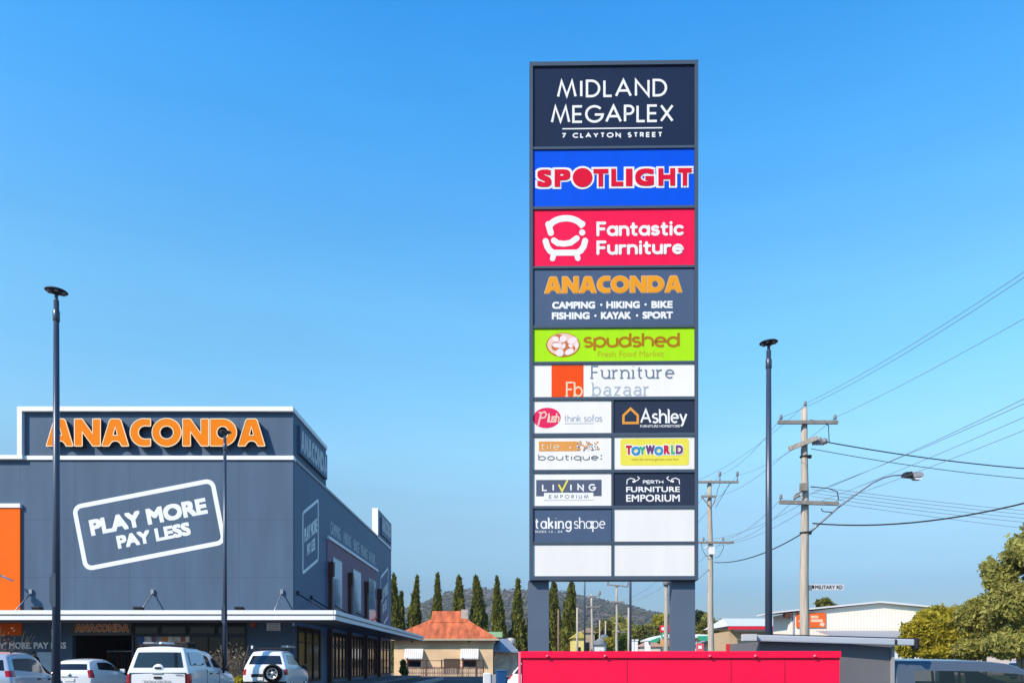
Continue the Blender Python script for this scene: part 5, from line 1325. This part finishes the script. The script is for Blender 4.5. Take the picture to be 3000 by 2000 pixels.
# annexe at the right of the house, sunlit side wall and blue grey roof
anx = empty('house_annexe', (0,0,0), 0, 'low stone coloured annexe with a blue grey lean-to roof right of the old house', 'house')
YA = 86.0
mb = MB(); mb.box(hx(1447,YA), hx(1516,YA), YA, YA+6, 0, hz(1900,YA)); mb.build('wall', mat('pale_stone', (.48,.43,.36), .9, var=.35, scale=1.6, bump=.3), anx)
mb = MB(); mb.add([(hx(1440,YA),YA-1.0,hz(1905,YA)),(hx(1520,YA),YA-1.0,hz(1908,YA)),(hx(1488,YA),YA+5,hz(1876,YA)+.4),(hx(1452,YA),YA+5,hz(1876,YA)+.4)], [(0,1,2,3)]); mb.add([(hx(1440,YA),YA-1.0,hz(1905,YA)-.12),(hx(1520,YA),YA-1.0,hz(1908,YA)-.12),(hx(1520,YA),YA-1.0,hz(1908,YA)-.004),(hx(1440,YA),YA-1.0,hz(1905,YA)-.004)], [(0,1,2,3)])
mb.build('roof', mat('blue_grey_roof', (.20,.24,.30), .5, var=.1), anx)
grn = empty('green_roofed_house', (0,0,0), 0, 'house with a pale green roof just showing behind the old red roofed house', 'house')
YG = 98.0
mb = MB(); mb.box(hx(1415,YG), hx(1470,YG), YG, YG+6, 0, hz(1864,YG)); mb.build('wall', mat('grey_wall', (.34,.35,.34), .8), grn)
mb = MB(); mb.add([(hx(1400,YG),YG-.5,hz(1866,YG)),(hx(1471,YG),YG-.5,hz(1866,YG)),(hx(1471,YG),YG+3,hz(1847,YG)),(hx(1395,YG),YG+3,hz(1847,YG)),(hx(1471,YG),YG+6.5,hz(1866,YG)),(hx(1400,YG),YG+6.5,hz(1866,YG))], [(0,1,2,3),(3,2,4,5),(1,4,2)]); mb.build('roof', mat('pale_green_roof', (.26,.40,.20), .6, var=.12), grn)
mb = MB(); tk = empty('rain_tank', (hx(1496,94), 94, 0), 0, 'round pale rain tank on a dark stand beside the cypresses', 'tank')
mb.lathe([(0,hz(1886,94)),(.58,hz(1886,94)),(.62,hz(1884,94)),(.62,hz(1874,94)),(.5,hz(1870,94)),(.2,hz(1867,94)),(0,hz(1867,94))], n=20); mb.build('tank', mat('tank_cream', (.50,.44,.36), .6, var=.1), tk)
mb = MB(); [mb.box(s*.3-.05,s*.3+.05,q*.3-.05,q*.3+.05,0,hz(1886,94)) for s in (-1,1) for q in (-1,1)]; mb.build('stand', M['timber'], tk)
# bin, white cabinet, gate post
bn = empty('wheelie_bin', (WX(1468,45), 45, 0), R(10), 'blue wheelie bin left of the white car behind the hoarding', 'bin')
mb = MB(); mb.add([(-.22,-.25,.06),(.22,-.25,.06),(.22,.22,.06),(-.22,.22,.06),(-.29,-.36,1.0),(.29,-.36,1.0),(.29,.32,1.0),(-.29,.32,1.0)], [(0,3,2,1),(4,5,6,7),(0,1,5,4),(1,2,6,5),(2,3,7,6),(3,0,4,7)]); mb.build('bin_body', mat('bin_blue', (.02,.10,.27), .45), bn, bevel=.02)
mb = MB(); mb.box(-.31,.31,-.39,.36,1.003,1.07); mb.build('lid', mat('bin_lid', (.03,.13,.33), .45), bn, bevel=.02)
for s in (-1,1): mb = MB(); mb.cyl((s*.22,.28,.1),(s*.29,.28,.1),.1,n=14); mb.build('wheel', RUBBER, bn)
cb = empty('utility_cabinet', (WX(1430,40), 40, 0), 0, 'small white roadside cabinet at the bottom edge, left of the hoarding', 'cabinet')
mb = MB(); mb.box(-.26,.14,-.2,.2,.1,.98); mb.build('cabinet_body', M['trim'], cb, bevel=.015)
mb = MB(); mb.box(.143,.42,-.14,.16,.1,.90); mb.build('side_box', M['trimgrey'], cb, bevel=.01)
mb = MB(); mb.box(-.30,.46,-.24,.24,0,.098); mb.build('plinth', M['concrete'], cb)
mb = MB(); mb.box(-.20,.08,-.208,-.202,.16,.92); mb.build('door', mat('cabinet_door', (.66,.67,.69), .5), cb)

# ------------------------------------------------------------------ industrial sheds at the right
YI = 60.0
shed = empty('industrial_shed', (0,0,0), 0, 'big cream ribbed metal shed with a low gable and an orange sign', 'shed')
CREAM = lined('cream_ribbed_sheet', (.86,.78,.67), rough=.6, var=.03, ribs=.25, rdepth=.10, scale=.3)
xs0, xs1, xm = hx(2316,YI), hx(2775,YI), hx(2575,YI)
zl, zp, zrr = hz(1795,YI), hz(1766,YI), hz(1786,YI)
mb = MB(); mb.prism([(xs0,0),(xs1,0),(xs1,zrr),(xm,zp),(xs0,zl)], YI, YI+4); mb.build('wall', CREAM, shed)
mb = MB(); o_ = .12
mb.prism([(xs0-1.3,zl+.0),(xm,zp+.02),(xs1+.3,zrr+.02),(xs1+.3,zrr+.16),(xm,zp+.16),(xs0-1.3,zl+.12)], YI-.35, YI+4.3); mb.build('roof', mat('white_roof_sheet', (.68,.68,.68), .4, var=.05), shed)
mb = MB(); mb.box(xs0-.5, xs0-.02, YI-.3, YI+.3, zl-.35, zl-.03); mb.build('gutter_box', M['timber'], shed)
mb = MB(); mb.cyl((hx(2323,YI), YI-.06, 0),(hx(2323,YI), YI-.06, zl), .055, n=8); mb.build('downpipe', M['trimgrey'], shed)
mb = MB(); mb.box(hx(2332,YI), hx(2418,YI), YI-.10, YI-.04, hz(1837,YI), hz(1794,YI)); so = mb.build('sign_board', mat('orange_sign', (.80,.13,.02), .5, var=.04), shed)
f = Flat(lambda u, v, k: (hx(u,YI), YI - .105 - k*.001, hz(v,YI)))
for x0_, y0_, x1_, y1_ in ((2338,1815,2352,1821),(2374,1802,2396,1810),(2374,1813,2409,1821),(2344,1804,2360,1809)): f.rect(x0_, y0_, x1_, y1_)
f.ellipse(2407, 1828, 7, 6)
f.build('sign_print', mat('pale_print', (.85,.55,.38), .5), so)
anx2 = empty('shed_lean_to', (0,0,0), 0, 'low white lean-to in front of the cream shed, beside the leafy trees', 'shed')
YL = 56.0
mb = MB(); mb.box(hx(2448,YL), hx(2740,YL), YL, YI-.36, 0, hz(1872,YL)); mb.build('wall', mat('white_wall', (.70,.73,.76), .6, var=.05), anx2)
mb = MB(); mb.add([(hx(2444,YL),YL-.4,hz(1868,YL)),(hx(2744,YL),YL-.4,hz(1868,YL)),(hx(2744,YL),YI-.37,hz(1868,YL)+.7),(hx(2444,YL),YI-.37,hz(1868,YL)+.7)], [(0,1,2,3)]); mb.box(hx(2444,YL), hx(2744,YL), YL-.5, YL-.402, hz(1872,YL)-.05, hz(1866,YL)); mb.build('roof', M['trimgrey'], anx2)
bw = empty('boundary_wall', (0,0,0), 0, 'long low pale wall beyond the lawn behind the leafy trees', 'wall')
mb = MB(); mb.box(hx(2700,95), hx(3300,95), 95, 95.2, 0, hz(1918,95)); mb.build('wall', mat('pale_pink_wall', (.60,.50,.44), .8, var=.08), bw)
mb = MB(); mb.box(hx(2698,95), hx(3302,95), 94.92, 95.28, hz(1918,95)+.002, hz(1915,95)); mb.build('coping', M['trim'], bw)
# white and red building further back
rw = empty('red_fascia_building', (0,0,0), 0, 'white roofed shop with a red fascia band between the light pole and the cream shed', 'building')
YW = 78.0
mb = MB(); mb.box(hx(2135,YW), hx(2330,YW), YW, YW+8, 0, hz(1848,YW)); mb.build('wall', mat('tan_shop_wall', (.50,.36,.22), .8, var=.08), rw)
mb = MB(); mb.add([(hx(2124,YW),YW-1.1,hz(1834,YW)),(hx(2340,YW),YW-1.1,hz(1834,YW)),(hx(2340,YW),YW+4,hz(1804,YW)),(hx(2150,YW),YW+4,hz(1804,YW)),(hx(2340,YW),YW+9,hz(1834,YW)),(hx(2124,YW),YW+9,hz(1834,YW))], [(0,1,2,3),(3,2,4,5),(0,3,5)]); mb.build('roof', mat('pale_grey_roof', (.62,.62,.64), .5, var=.05), rw)
mb = MB(); mb.box(hx(2124,YW), hx(2340,YW), YW-1.2, YW-1.102, hz(1844,YW), hz(1835,YW)); mb.build('fascia', mat('red_fascia', (.70,.02,.045), .45, var=.05), rw)
mb = MB(); mb.box(hx(2262,YW), hx(2274,YW), YW-.05, YW-.002, hz(1862,YW), hz(1850,YW)); mb.build('window', M['glass'], rw)

# ------------------------------------------------------------------ small far things in the gap under the pylon
fs = empty('petrol_canopy', (0,0,0), 0, 'curved white canopy with a green band far off behind the right pylon leg', 'canopy')
YQ = 92.0
GREENB = mat('green_band', (.03,.36,.20), .5, var=.05)
mb = MB(); n = 10; pts = []
top = [(hx(1900 + 90*k/n, YQ), hz(1872 - 16*math.sin(math.pi*.5*min(1, k/n*1.4)), YQ)) for k in range(n+1)]
mb.prism([(hx(1901,YQ), hz(1876,YQ))] + top + [(hx(1990,YQ), hz(1864,YQ))], YQ, YQ+6); mb.build('canopy_top', M['trim'], fs)
mb = MB(); mb.prism([(hx(1902,YQ), hz(1876,YQ)),(hx(1932,YQ), hz(1865,YQ)),(hx(1928,YQ), hz(1879,YQ)),(hx(1908,YQ), hz(1882,YQ))], YQ-.15, YQ-.02); mb.build('green_band', GREENB, fs)
mb = MB(); mb.prism([(hx(2040,YQ), hz(1856,YQ)),(hx(2112,YQ), hz(1859,YQ)),(hx(2114,YQ), hz(1866,YQ)),(hx(2040,YQ), hz(1866,YQ))], YQ, YQ+5); mb.build('canopy_top', M['trim'], fs)
for a, c in ((2043,2074),(2095,2112)):
    mb = MB(); mb.prism([(hx(a,YQ), hz(1862,YQ)),(hx(c,YQ), hz(1861,YQ)),(hx(c-3,YQ), hz(1876,YQ)),(hx(a+5,YQ), hz(1875,YQ))], YQ-.15, YQ-.02); mb.build('green_band', GREENB, fs)
for p in (1912, 2055, 2100): mb = MB(); x = hx(p,YQ); mb.box(x-.12,x+.12,YQ+2,YQ+2.24,0,hz(1874,YQ)); mb.build('column', M['trim'], fs)
def far_sign(name, p0, p1, q0, q1, Y, m, label, inner=None):
    t = empty(name, (hx((p0+p1)/2,Y), Y, 0), 0, label, 'sign'); w = (p1-p0)/2*Y/F
    mb = MB(); mb.box(-w, w, -.08, .08, hz(q1,Y), hz(q0,Y)); mb.build('sign_board', m, t)
    mb = MB(); mb.box(-.07, .07, -.05, .05, 0, hz(q1,Y)); mb.build('post', M['metal'], t)
    if inner:
        mb = MB(); mb.box(-w*.5, w*.5, -.10, -.085, hz(q1-(q1-q0)*.3,Y), hz(q0+(q1-q0)*.3,Y)); mb.build('print', inner, t)
REDS = mat('far_red', (.62,.03,.03), .5, var=.1)
far_sign('round_sign', 1933, 1951, 1830, 1851, 88, REDS, 'far red sign board just left of the drum pole', M['vinyl'])
far_sign('round_sign', 1956, 1973, 1830, 1851, 88, mat('far_crimson', (.60,.02,.06), .5), 'far crimson sign board touching the right pylon leg', M['vinyl'])
far_sign('road_sign', 1937, 1952, 1853, 1868, 86, GREENB, 'green direction sign under the far red board', M['vinyl'])
far_sign('road_sign', 1934, 1968, 1872, 1892, 84, mat('tan_sign', (.62,.32,.12), .6), 'tan board low between the green canopy and the pylon leg')
far_sign('price_sign', 2040, 2061, 1883, 1906, 70, mat('rose_sign', (.72,.10,.12), .5), 'rose red sign with a pale centre right of the right pylon leg', M['vinyl'])
far_sign('shop_board', 2128, 2153, 1885, 1912, 34, REDS, 'plain red board under the white end of the awning', None)
def block(name, p0, p1, q0, Y, m, label, cat, roof=None, d=5):
    t = empty(name, (hx((p0+p1)/2,Y), Y, 0), 0, label, cat); w = (p1-p0)/2*Y/F; h = hz(q0,Y)
    mb = MB(); mb.box(-w, w, 0, d, 0, h); mb.build('wall', m, t)
    mb = MB(); mb.prism([(-w-.3,h),(w+.3,h),(w*.2,h+.9)], -.3, d+.3); mb.build('roof', roof or M['trimgrey'], t)
    mb = MB(); mb.box(-w*.3, w*.25, -.05, -.003, h*.35, h*.75); mb.build('window', M['glass'], t)
YEL = mat('yellow_wall', (.72,.60,.20), .7, var=.08)
block('yellow_hut', 1679, 1714, 1868, 98, YEL, 'small yellow hut at the foot of the paired cypresses', 'hut', mat('ochre_roof', (.5,.42,.1), .6))
block('small_house', 1700, 1742, 1852, 128, mat('tan_house', (.40,.31,.22), .8), 'tan far house behind the yellow hut', 'house', mat('tan_roof', (.36,.26,.18), .7))
block('white_shed', 1742, 1776, 1887, 112, M['vinyl'], 'low white far shed under the thin pale posts', 'shed', M['trimgrey'])
block('white_shed', 1762, 1782, 1872, 120, mat('pale_blue_wall', (.5,.6,.68), .6), 'pale blue gabled far shed beside the thin pale posts', 'shed', M['metal'])
block('small_house', 1880, 1935, 1893, 108, mat('white_house', (.66,.60,.52), .7), 'cream far house below the green banded canopy', 'house', mat('pink_roof', (.5,.3,.24), .7))
block('small_house', 2046, 2140, 1888, 96, mat('pale_house', (.62,.58,.52), .7), 'pale far house right of the right hand pylon leg', 'house', mat('grey_tile', (.3,.3,.3), .7))
for i, p in enumerate((1852, 1863, 1894)):
    t = empty('gate_pillar', (hx(p,90), 90, 0), 0, ('left of the pale close set pair of gate pillars under the pylon','right of the pale close set pair of gate pillars under the pylon','pale gate pillar standing alone left of the green banded canopy')[i], 'pillar', 'pale gate pillars'); mb = MB(); mb.box(-.2,.2,-.2,.2,0,hz(1876,90)); mb.box(-.28,.28,-.28,.28,hz(1876,90)+.002,hz(1872,90)); mb.build('shaft', M['trim'], t)

# ------------------------------------------------------------------ trees and plants
def leaves(mb, n, sampler, size, rnd, up=0.0, aspect=1.6):
    for _ in range(n):
        p = sampler()
        if p is None: continue
        d = Vector((rnd.gauss(0,1), rnd.gauss(0,1), rnd.gauss(0,1)+up)); d.normalize()
        e = d.cross(Vector((rnd.gauss(0,1), rnd.gauss(0,1), rnd.gauss(0,1)))); 
        if e.length < 1e-3: continue
        e.normalize(); s = size * rnd.choice((.5, .7, .9, 1.0, 1.2, 1.7)); a = d * s * aspect / 2; c = e * s / 2
        mb.add([p - a, p + c*.9, p + a, p - c*.9], [(0,1,2,3)])
CYP = mat('cypress_foliage', (.150,.155,.024), .85, leaf=.35, var=.35, scale=.9, island=.45, spec=.2)
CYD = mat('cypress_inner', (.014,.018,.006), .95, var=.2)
def cypress(px, top_py, Y, wpx, seed, label, point=1.0, twin=False):
    rnd = random.Random(seed); x = WX(px, Y); h = WZ(top_py, Y); Rr = wpx/2*Y/F*1.28
    t = empty('cypress_tree', (x, Y, 0), 0, label, 'tree', 'row of dark cypresses behind the old house')
    def prof(u): # u 0 bottom .. 1 top
        return Rr * min(1, .75 + u*1.2) * (1 - u)**(.62 if point < 1 else .82) * 1.05
    def samp():
        u = rnd.random()**1.25; r = prof(u) * (rnd.random()**.28); a = rnd.uniform(0, 2*math.pi)
        r *= 1 + .42*noise.noise(Vector((math.cos(a)*1.6+seed, math.sin(a)*1.6, u*h*.55)))
        lean = .14*math.sin(u*5+seed) + .35*(((seed*7)%5)/4-.5)*u*u
        return Vector((r*math.cos(a) + lean, r*math.sin(a), .3 + u*(h-.4)))
    mb = MB(); leaves(mb, 4200, samp, .30, rnd, up=2.2, aspect=2.3)
    mb.build('crown', CYP, t)
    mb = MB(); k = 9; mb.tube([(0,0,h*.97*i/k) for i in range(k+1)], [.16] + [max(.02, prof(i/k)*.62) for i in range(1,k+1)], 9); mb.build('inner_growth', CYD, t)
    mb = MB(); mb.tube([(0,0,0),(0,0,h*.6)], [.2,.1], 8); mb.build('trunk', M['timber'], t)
cl = [(1155,1682,54,1,1.0,'leftmost cypress, half hidden by the far end of the store'),(1217,1688,52,2,1.0,'narrow cypress between the store and the red roof'),(1281,1680,44,3,1.0,'sharp tipped cypress rising behind the left end of the red roof ridge'),(1342,1687,50,4,.5,'blunt topped cypress right behind the red roof ridge'),(1399,1686,56,5,.5,'broad blunt cypress just right of the red roof ridge'),(1459,1690,52,6,1.0,'cypress behind the pale green roof'),(1516,1697,54,7,1.0,'cypress next to the left pylon leg'),(1570,1700,54,10,.7,'cypress hidden mostly behind the left pylon leg'),(1623,1704,52,8,.5,'left one of the paired cypresses seen under the pylon'),(1669,1698,52,9,.5,'right one of the paired cypresses seen under the pylon')]
for px, tp, w, sd, pt, lab in cl: cypress(px, tp, 106 + (sd % 3), w, sd, lab, pt)
cypress(1174, 1735, 111, 40, 21, 'small dark cypress filling the gap right of the leftmost one', 1.0)

def clump_tree(name, label, cat, Y, clumps, mleaf, n, size, seed, trunk=None, group=None, mtrunk=None):
    """clumps: (px, py, rx m, rz m); each a loose ball of leaves in the crown"""
    rnd = random.Random(seed)
    cxm = sum(WX(c[0], Y) for c in clumps)/len(clumps)
    t = empty(name, (cxm, Y, 0), 0, label, cat, group)
    tot = sum(c[2]**2*c[3] for c in clumps); mb = MB()
    for px, py, rx, rz in clumps:
        cx_, cz_ = WX(px, Y) - cxm, WZ(py, Y); cy_ = rnd.uniform(-1, 1)*rx*.5
        subs = [(rnd.gauss(0,.5), rnd.gauss(0,.5), rnd.gauss(0,.5), rnd.uniform(.35,.6)) for _ in range(9)]
        def samp():
            a, c, d, rr_ = rnd.choice(subs); v = Vector((rnd.gauss(0,1), rnd.gauss(0,1), rnd.gauss(0,1))).normalized() * rr_ * (rnd.random()**.42 if rnd.random() > .08 else rnd.uniform(1.0, 1.4))
            v += Vector((a, c, d)).normalized() * min(.62, Vector((a,c,d)).length)
            p = Vector((cx_ + v.x*rx, cy_ + v.y*rx, cz_ + v.z*rz))
            return p if p.z > .15 else None
        leaves(mb, int(n*(rx**2*rz/tot)**.8*1.3) + 40, samp, size, rnd, up=.4, aspect=2.3)
    mb.build('crown', mleaf, t)
    mt = mtrunk or M['wood2']
    for (bx, tx, tz, r) in (trunk or []):
        mb = MB(); b0 = WX(bx, Y)-cxm; t0 = WX(tx, Y)-cxm; z_ = WZ(tz, Y)
        mb.tube([(b0,0,0),(b0*.7+t0*.3,.1,z_*.4),(t0,.0,z_)], [r, r*.75, r*.4], 9)
        for k in range(4):
            q = Vector((b0*.5+t0*.5, .05, z_*.65)); mb.tube([q, q + Vector((rnd.uniform(-1,1), rnd.uniform(-.8,.8), rnd.uniform(.5,1.4)))*z_*.25], [r*.4, r*.12], 6)
        mb.build('trunk', mt, t)
    return t
OLIVE = mat('olive_foliage', (.36,.35,.095), .8, leaf=.45, var=.35, scale=.7, island=.4, spec=.25)
YELLOW = mat('yellow_green_foliage', (.42,.365,.035), .75, leaf=.45, var=.35, scale=.8, island=.4, spec=.25)
MIDG = mat('mid_green_foliage', (.21,.205,.045), .8, leaf=.4, var=.35, scale=.6, island=.4, spec=.25)
DARKG = mat('dark_green_foliage', (.05,.07,.02), .85, leaf=.3, var=.3, scale=.6, island=.4, spec=.2)
clump_tree('tall_tree', 'tall olive tree cut off by the right edge of the frame', 'tree', 41,
  [(3040,1562,1.2,.9),(3060,1590,1.6,1.3),(2985,1640,1.25,.95),(2925,1668,.75,.75),(3090,1680,1.9,1.4),(2950,1725,1.1,.9),(3020,1740,1.5,1.1),(2995,1800,1.5,1.2),(3090,1800,2.0,1.5),(3000,1870,1.4,1.0),(3090,1900,1.8,.9),(2898,1668,.35,.55),(2960,1880,1.4,.8),(3040,1850,1.6,1.2),(2965,1780,1.2,.9),(2940,1905,1.0,.5)],
  OLIVE, 62000, .11, 31, [(3005,3000,1690,.24),(2992,2960,1700,.12)])
clump_tree('leafy_tree', 'olive green leafy tree between the yellow green one and the tall one', 'tree', 44,
  [(2838,1795,.7,.5),(2860,1790,.9,.7),(2880,1778,1.1,.8),(2925,1800,1.2,1.0),(2850,1820,1.0,.9),(2905,1860,1.3,1.0),(2850,1885,1.1,.7),(2940,1885,1.0,.8),(2875,1840,1.1,.9),(2880,1905,1.1,.5),(2830,1900,.9,.5)],
  OLIVE, 42000, .105, 32, [(2885,2890,1800,.16),(2855,2850,1850,.08)])
clump_tree('leafy_tree', 'low spreading yellow green tree in front of the cream shed', 'tree', 46,
  [(2862,1838,.9,.8),(2835,1858,.9,.8),(2758,1806,1.05,.62),(2715,1818,1.0,.6),(2690,1842,.85,.6),(2805,1815,1.1,.7),(2845,1815,.9,.75),(2750,1852,1.3,.85),(2690,1884,1.0,.85),(2800,1865,1.3,.9),(2740,1895,1.2,.75),(2820,1895,1.1,.7),(2670,1905,.7,.6),(2720,1860,1.1,.9),(2780,1840,1.0,.8),(2775,1905,1.2,.45),(2705,1910,.9,.45)],
  YELLOW, 56000, .10, 33, [(2770,2765,1850,.11),(2785,2800,1860,.10),(2810,2820,1860,.09),(2735,2725,1860,.09),(2758,2748,1870,.07),(2832,2840,1870,.08)], mtrunk=M['timber'])
TG = 'trees in the distance under the pylon'
for i, (px, py, Y, w, h, m_, lab) in enumerate(((1775,1842,132,3.2,2.6,MIDG,'olive far tree left of the T shaped pole'),(1802,1828,138,3.6,3.0,OLIVE,'taller pale olive far tree directly behind the T shaped pole'),(1832,1842,130,2.6,2.8,OLIVE,'pale far tree between the T shaped pole and the far light pole'),(1798,1885,116,2.4,1.6,YELLOW,'yellow far bush low left of the T shaped pole'),(1826,1878,114,1.6,2.6,mat('fresh_green', (.10,.15,.02), .8, var=.3, island=.35),'fresh green far bush right of the T shaped pole'),(1868,1856,126,2.2,2.0,MIDG,'round far tree just right of the far light pole'),(1878,1884,118,2.4,1.4,DARKG,'dark far hedge behind the gate pillars'),(1906,1848,130,3.0,2.2,MIDG,'far tree above the green banded canopy'),(1936,1832,134,2.6,3.6,YELLOW,'tall yellow green far tree behind the red signs'),(1968,1828,136,2.4,4.0,DARKG,'dark far tree against the right pylon leg'),(2052,1832,112,2.4,3.4,DARKG,'dark far tree right of the right pylon leg'),(2072,1842,110,2.2,2.8,MIDG,'olive far tree behind the second power pole'),(2108,1848,112,2.2,2.4,OLIVE,'rounded far tree left of the white roofed shop'),(2120,1862,104,1.6,1.8,MIDG,'low far tree at the corner of the white roofed shop'),(1684,1895,104,1.6,1.2,MIDG,'low far bush at the foot of the paired cypresses'))):
    S_ = F/Y
    clump_tree('far_tree', lab, 'tree', Y, [(px, py, w*.62, h*.6), (px-w*.4*S_, py+h*.3*S_, w*.5, h*.5), (px+w*.4*S_, py+h*.25*S_, w*.5, h*.5), (px, py+h*.5*S_, w*.6, h*.5)], m_, 2600, .36, 60+i, [(px, px, py, .18)], TG)
clump_tree('far_tree', 'tree top just showing over the ridge of the cream shed', 'tree', 96, [(2408,1772,1.1,.7),(2425,1778,1.2,.5)], MIDG, 1500, .3, 91, [(2412,2412,1790,.2)])
clump_tree('garden_shrub', 'upright green shrub at the left end of the picket fence', 'shrub', 74, [(1184,1948,.35,.6),(1184,1965,.4,.5)], MIDG, 1500, .12, 92)
clump_tree('grass_tuft', 'bright yellow green tuft of grass at the bottom edge beside the white four wheel drive', 'plant', 33.6, [(705,1998,.35,.3),(690,2004,.3,.25)], YELLOW, 1800, .07, 93)
# dry shrubs in front of the shop windows
DRY = mat('dry_stems', (.20,.16,.12), .9, var=.3, island=.3)
for i, (px, Y, h, lab) in enumerate(((640,34.2,1.9,'bare twiggy shrub behind the utility truck'),(684,34.3,2.3,'tall bare twiggy shrub right of the second light pole'),(706,34.0,1.7,'bare twiggy shrub at the left of the white four wheel drive'),(-6+20,33.0,2.9,'twiggy reddish shrub at the left edge behind the silver car'))):
    t = empty('twiggy_shrub', (WX(px,Y), Y, .2), 0, lab, 'shrub', 'bare shrubs along the shopfront'); rnd = random.Random(70+i); mb = MB()
    for k in range(46):
        a = rnd.uniform(0,6.28); e = Vector((math.cos(a)*rnd.uniform(.1,.6), math.sin(a)*rnd.uniform(.1,.4), 1)).normalized()*h*rnd.uniform(.5,1)
        m1 = e*.5 + Vector((rnd.uniform(-.12,.12), rnd.uniform(-.1,.1), 0)); mb.tube([(0,0,0), m1, e], [.016,.011,.005], 5, False)
        q = m1*.6 + e*.4; mb.tube([q, q + Vector((rnd.uniform(-.3,.3), rnd.uniform(-.3,.3), rnd.uniform(.1,.5)))], [.008,.004], 4, False)
    mb.build('stems', DRY, t)
    mb = MB(); leaves(mb, 160, lambda: Vector((rnd.gauss(0,.28), rnd.gauss(0,.22), h*rnd.uniform(.35,1))), .05, rnd); mb.build('leaves', mat('dry_leaf', (.22,.17,.10), .9, island=.4) if i < 3 else mat('rust_leaf', (.30,.12,.06), .9, island=.4), t)

# ------------------------------------------------------------------ person walking under the canopy
def person(loc, rz, label, top_c, hair_c, skin_c, height=1.75):
    root = empty('person', loc, rz, label, 'person'); k = height/1.75
    V_ = [(0,0,.95),(0,0,1.15),(0,.01,1.35),(0,.0,1.46),(0,-.01,1.53),(0,-.02,1.62),   # pelvis chest neck head
          (.17,0,1.41),(.24,.04,1.14),(.22,-.08,.92),(.22,-.12,.84), (-.17,0,1.41),(-.24,.03,1.14),(-.23,-.10,.92),(-.23,-.14,.84),
          (.09,0,.90),(.10,-.06,.50),(.10,.04,.09),(.10,-.12,.04), (-.09,0,.90),(-.10,.06,.50),(-.10,.16,.10),(-.10,.02,.05)]
    E_ = [(0,1),(1,2),(2,3),(3,4),(4,5),(2,6),(6,7),(7,8),(8,9),(2,10),(10,11),(11,12),(12,13),(0,14),(14,15),(15,16),(16,17),(0,18),(18,19),(19,20),(20,21)]
    RA = [.15,.14,.155,.06,.065,.095,.062,.048,.034,.04,.062,.048,.034,.04,.085,.062,.042,.045,.085,.062,.042,.045]
    me = bpy.data.meshes.new('body'); me.from_pydata([(x*k,y*k,z*k) for x,y,z in V_], E_, [])
    o = bpy.data.objects.new('body', me); col.objects.link(o)
    sk = o.modifiers.new('skin','SKIN'); ss = o.modifiers.new('sub','SUBSURF'); ss.levels = 2; ss.render_levels = 2
    for i, r in enumerate(RA): me.skin_vertices[0].data[i].radius = (r*k, r*k*(.72 if i in (0,1,2) else 1))
    me.skin_vertices[0].data[0].use_root = True
    dg = bpy.context.evaluated_depsgraph_get(); dg.update()
    ev = bpy.data.meshes.new_from_object(o.evaluated_get(dg)); bpy.data.objects.remove(o)
    b_ = link('body', ev, None, root, True)
    skin = mat('skin', skin_c, .6, var=.05); topm = mat('dark_jacket', top_c, .85, var=.1); leg = mat('dark_trousers', (.03,.035,.05), .85, var=.1); 
    for m_ in (skin, topm, leg): ev.materials.append(m_)
    for p in ev.polygons:
        z = p.center.z/k
        p.material_index = 0 if (z > 1.49 or (abs(p.center.x/k) > .18 and z < .93)) else (1 if z > .93 else 2)
    # hair, eyes, nose, ears
    mb = MB(); c0 = Vector((0,.0,1.655))*k
    mb.add([(c0.x + p[0]*.102*k, c0.y + .012*k + p[1]*.112*k, c0.z + p[2]*.105*k) for p in ICO], ICF, True)
    h_ = mb.build('hair', mat('brown_hair', hair_c, .7, var=.2), root); s2 = h_.modifiers.new('s','SUBSURF'); s2.levels = 2; s2.render_levels = 2
    mb = MB()
    for s in (-1,1): mb.box(s*.035*k-.012, s*.035*k+.012, -.118*k, -.105*k, 1.63*k, 1.642*k)
    mb.build('eyes', M['black'], root)
    mb = MB(); mb.add([(-.012,-.11*k,1.60*k),(.012,-.11*k,1.60*k),(0,-.138*k,1.59*k),(0,-.108*k,1.64*k)], [(0,1,2),(0,2,3),(1,3,2)]); mb.build('nose', skin, root)
    mb = MB(); mb.box(-.022,.022,-.113*k,-.104*k,1.562*k,1.570*k); mb.build('mouth', mat('lip', (.35,.12,.10), .6), root)
    for s in (-1, 1):   # hands with five fingers
        base = Vector((s*(.22 if s > 0 else .23), -.12 if s > 0 else -.14, .84))*k
        mb = MB()
        for q in range(4):
            a = base + Vector(((q-1.5)*.014*0, (q-1.5)*.019, -.03))*k; L_ = (.075,.085,.08,.06)[q]*k
            mb.tube([a, a + Vector((-s*.006,-.006,-L_*.5)), a + Vector((-s*.018,-.004,-L_))], [.009*k,.0085*k,.006*k], 6)
        a = base + Vector((-s*.006,-.035,.0))*k; mb.tube([a, a + Vector((-s*.012,-.022,-.03))*k, a + Vector((-s*.016,-.026,-.055))*k], [.011*k,.009*k,.007*k], 6)
        mb.build('hand', skin, root)
    return root
person((WX(98,36.4), 36.4, .32), R(28), 'person with brown hair in a dark top standing behind the silver blue car', (.016,.018,.03), (.045,.022,.014), (.38,.22,.15), 1.78)

# ------------------------------------------------------------------ the air
hzb = MB(); hzb.box(-1900, 1900, -60, 3000, -1.2, 175)
hm = bpy.data.materials.new('air'); hm.use_nodes = True; hn = hm.node_tree.nodes; hl = hm.node_tree.links
hn.remove(hn['Principled BSDF']); pv = hn.new('ShaderNodeVolumePrincipled'); pv.inputs['Density'].default_value = .00018; pv.inputs['Color'].default_value = (.72,.78,.88,1); pv.inputs['Anisotropy'].default_value = .2
hl.new(pv.outputs[0], hn['Material Output'].inputs['Volume'])
tag(hzb.build('haze', hm), kind='stuff')
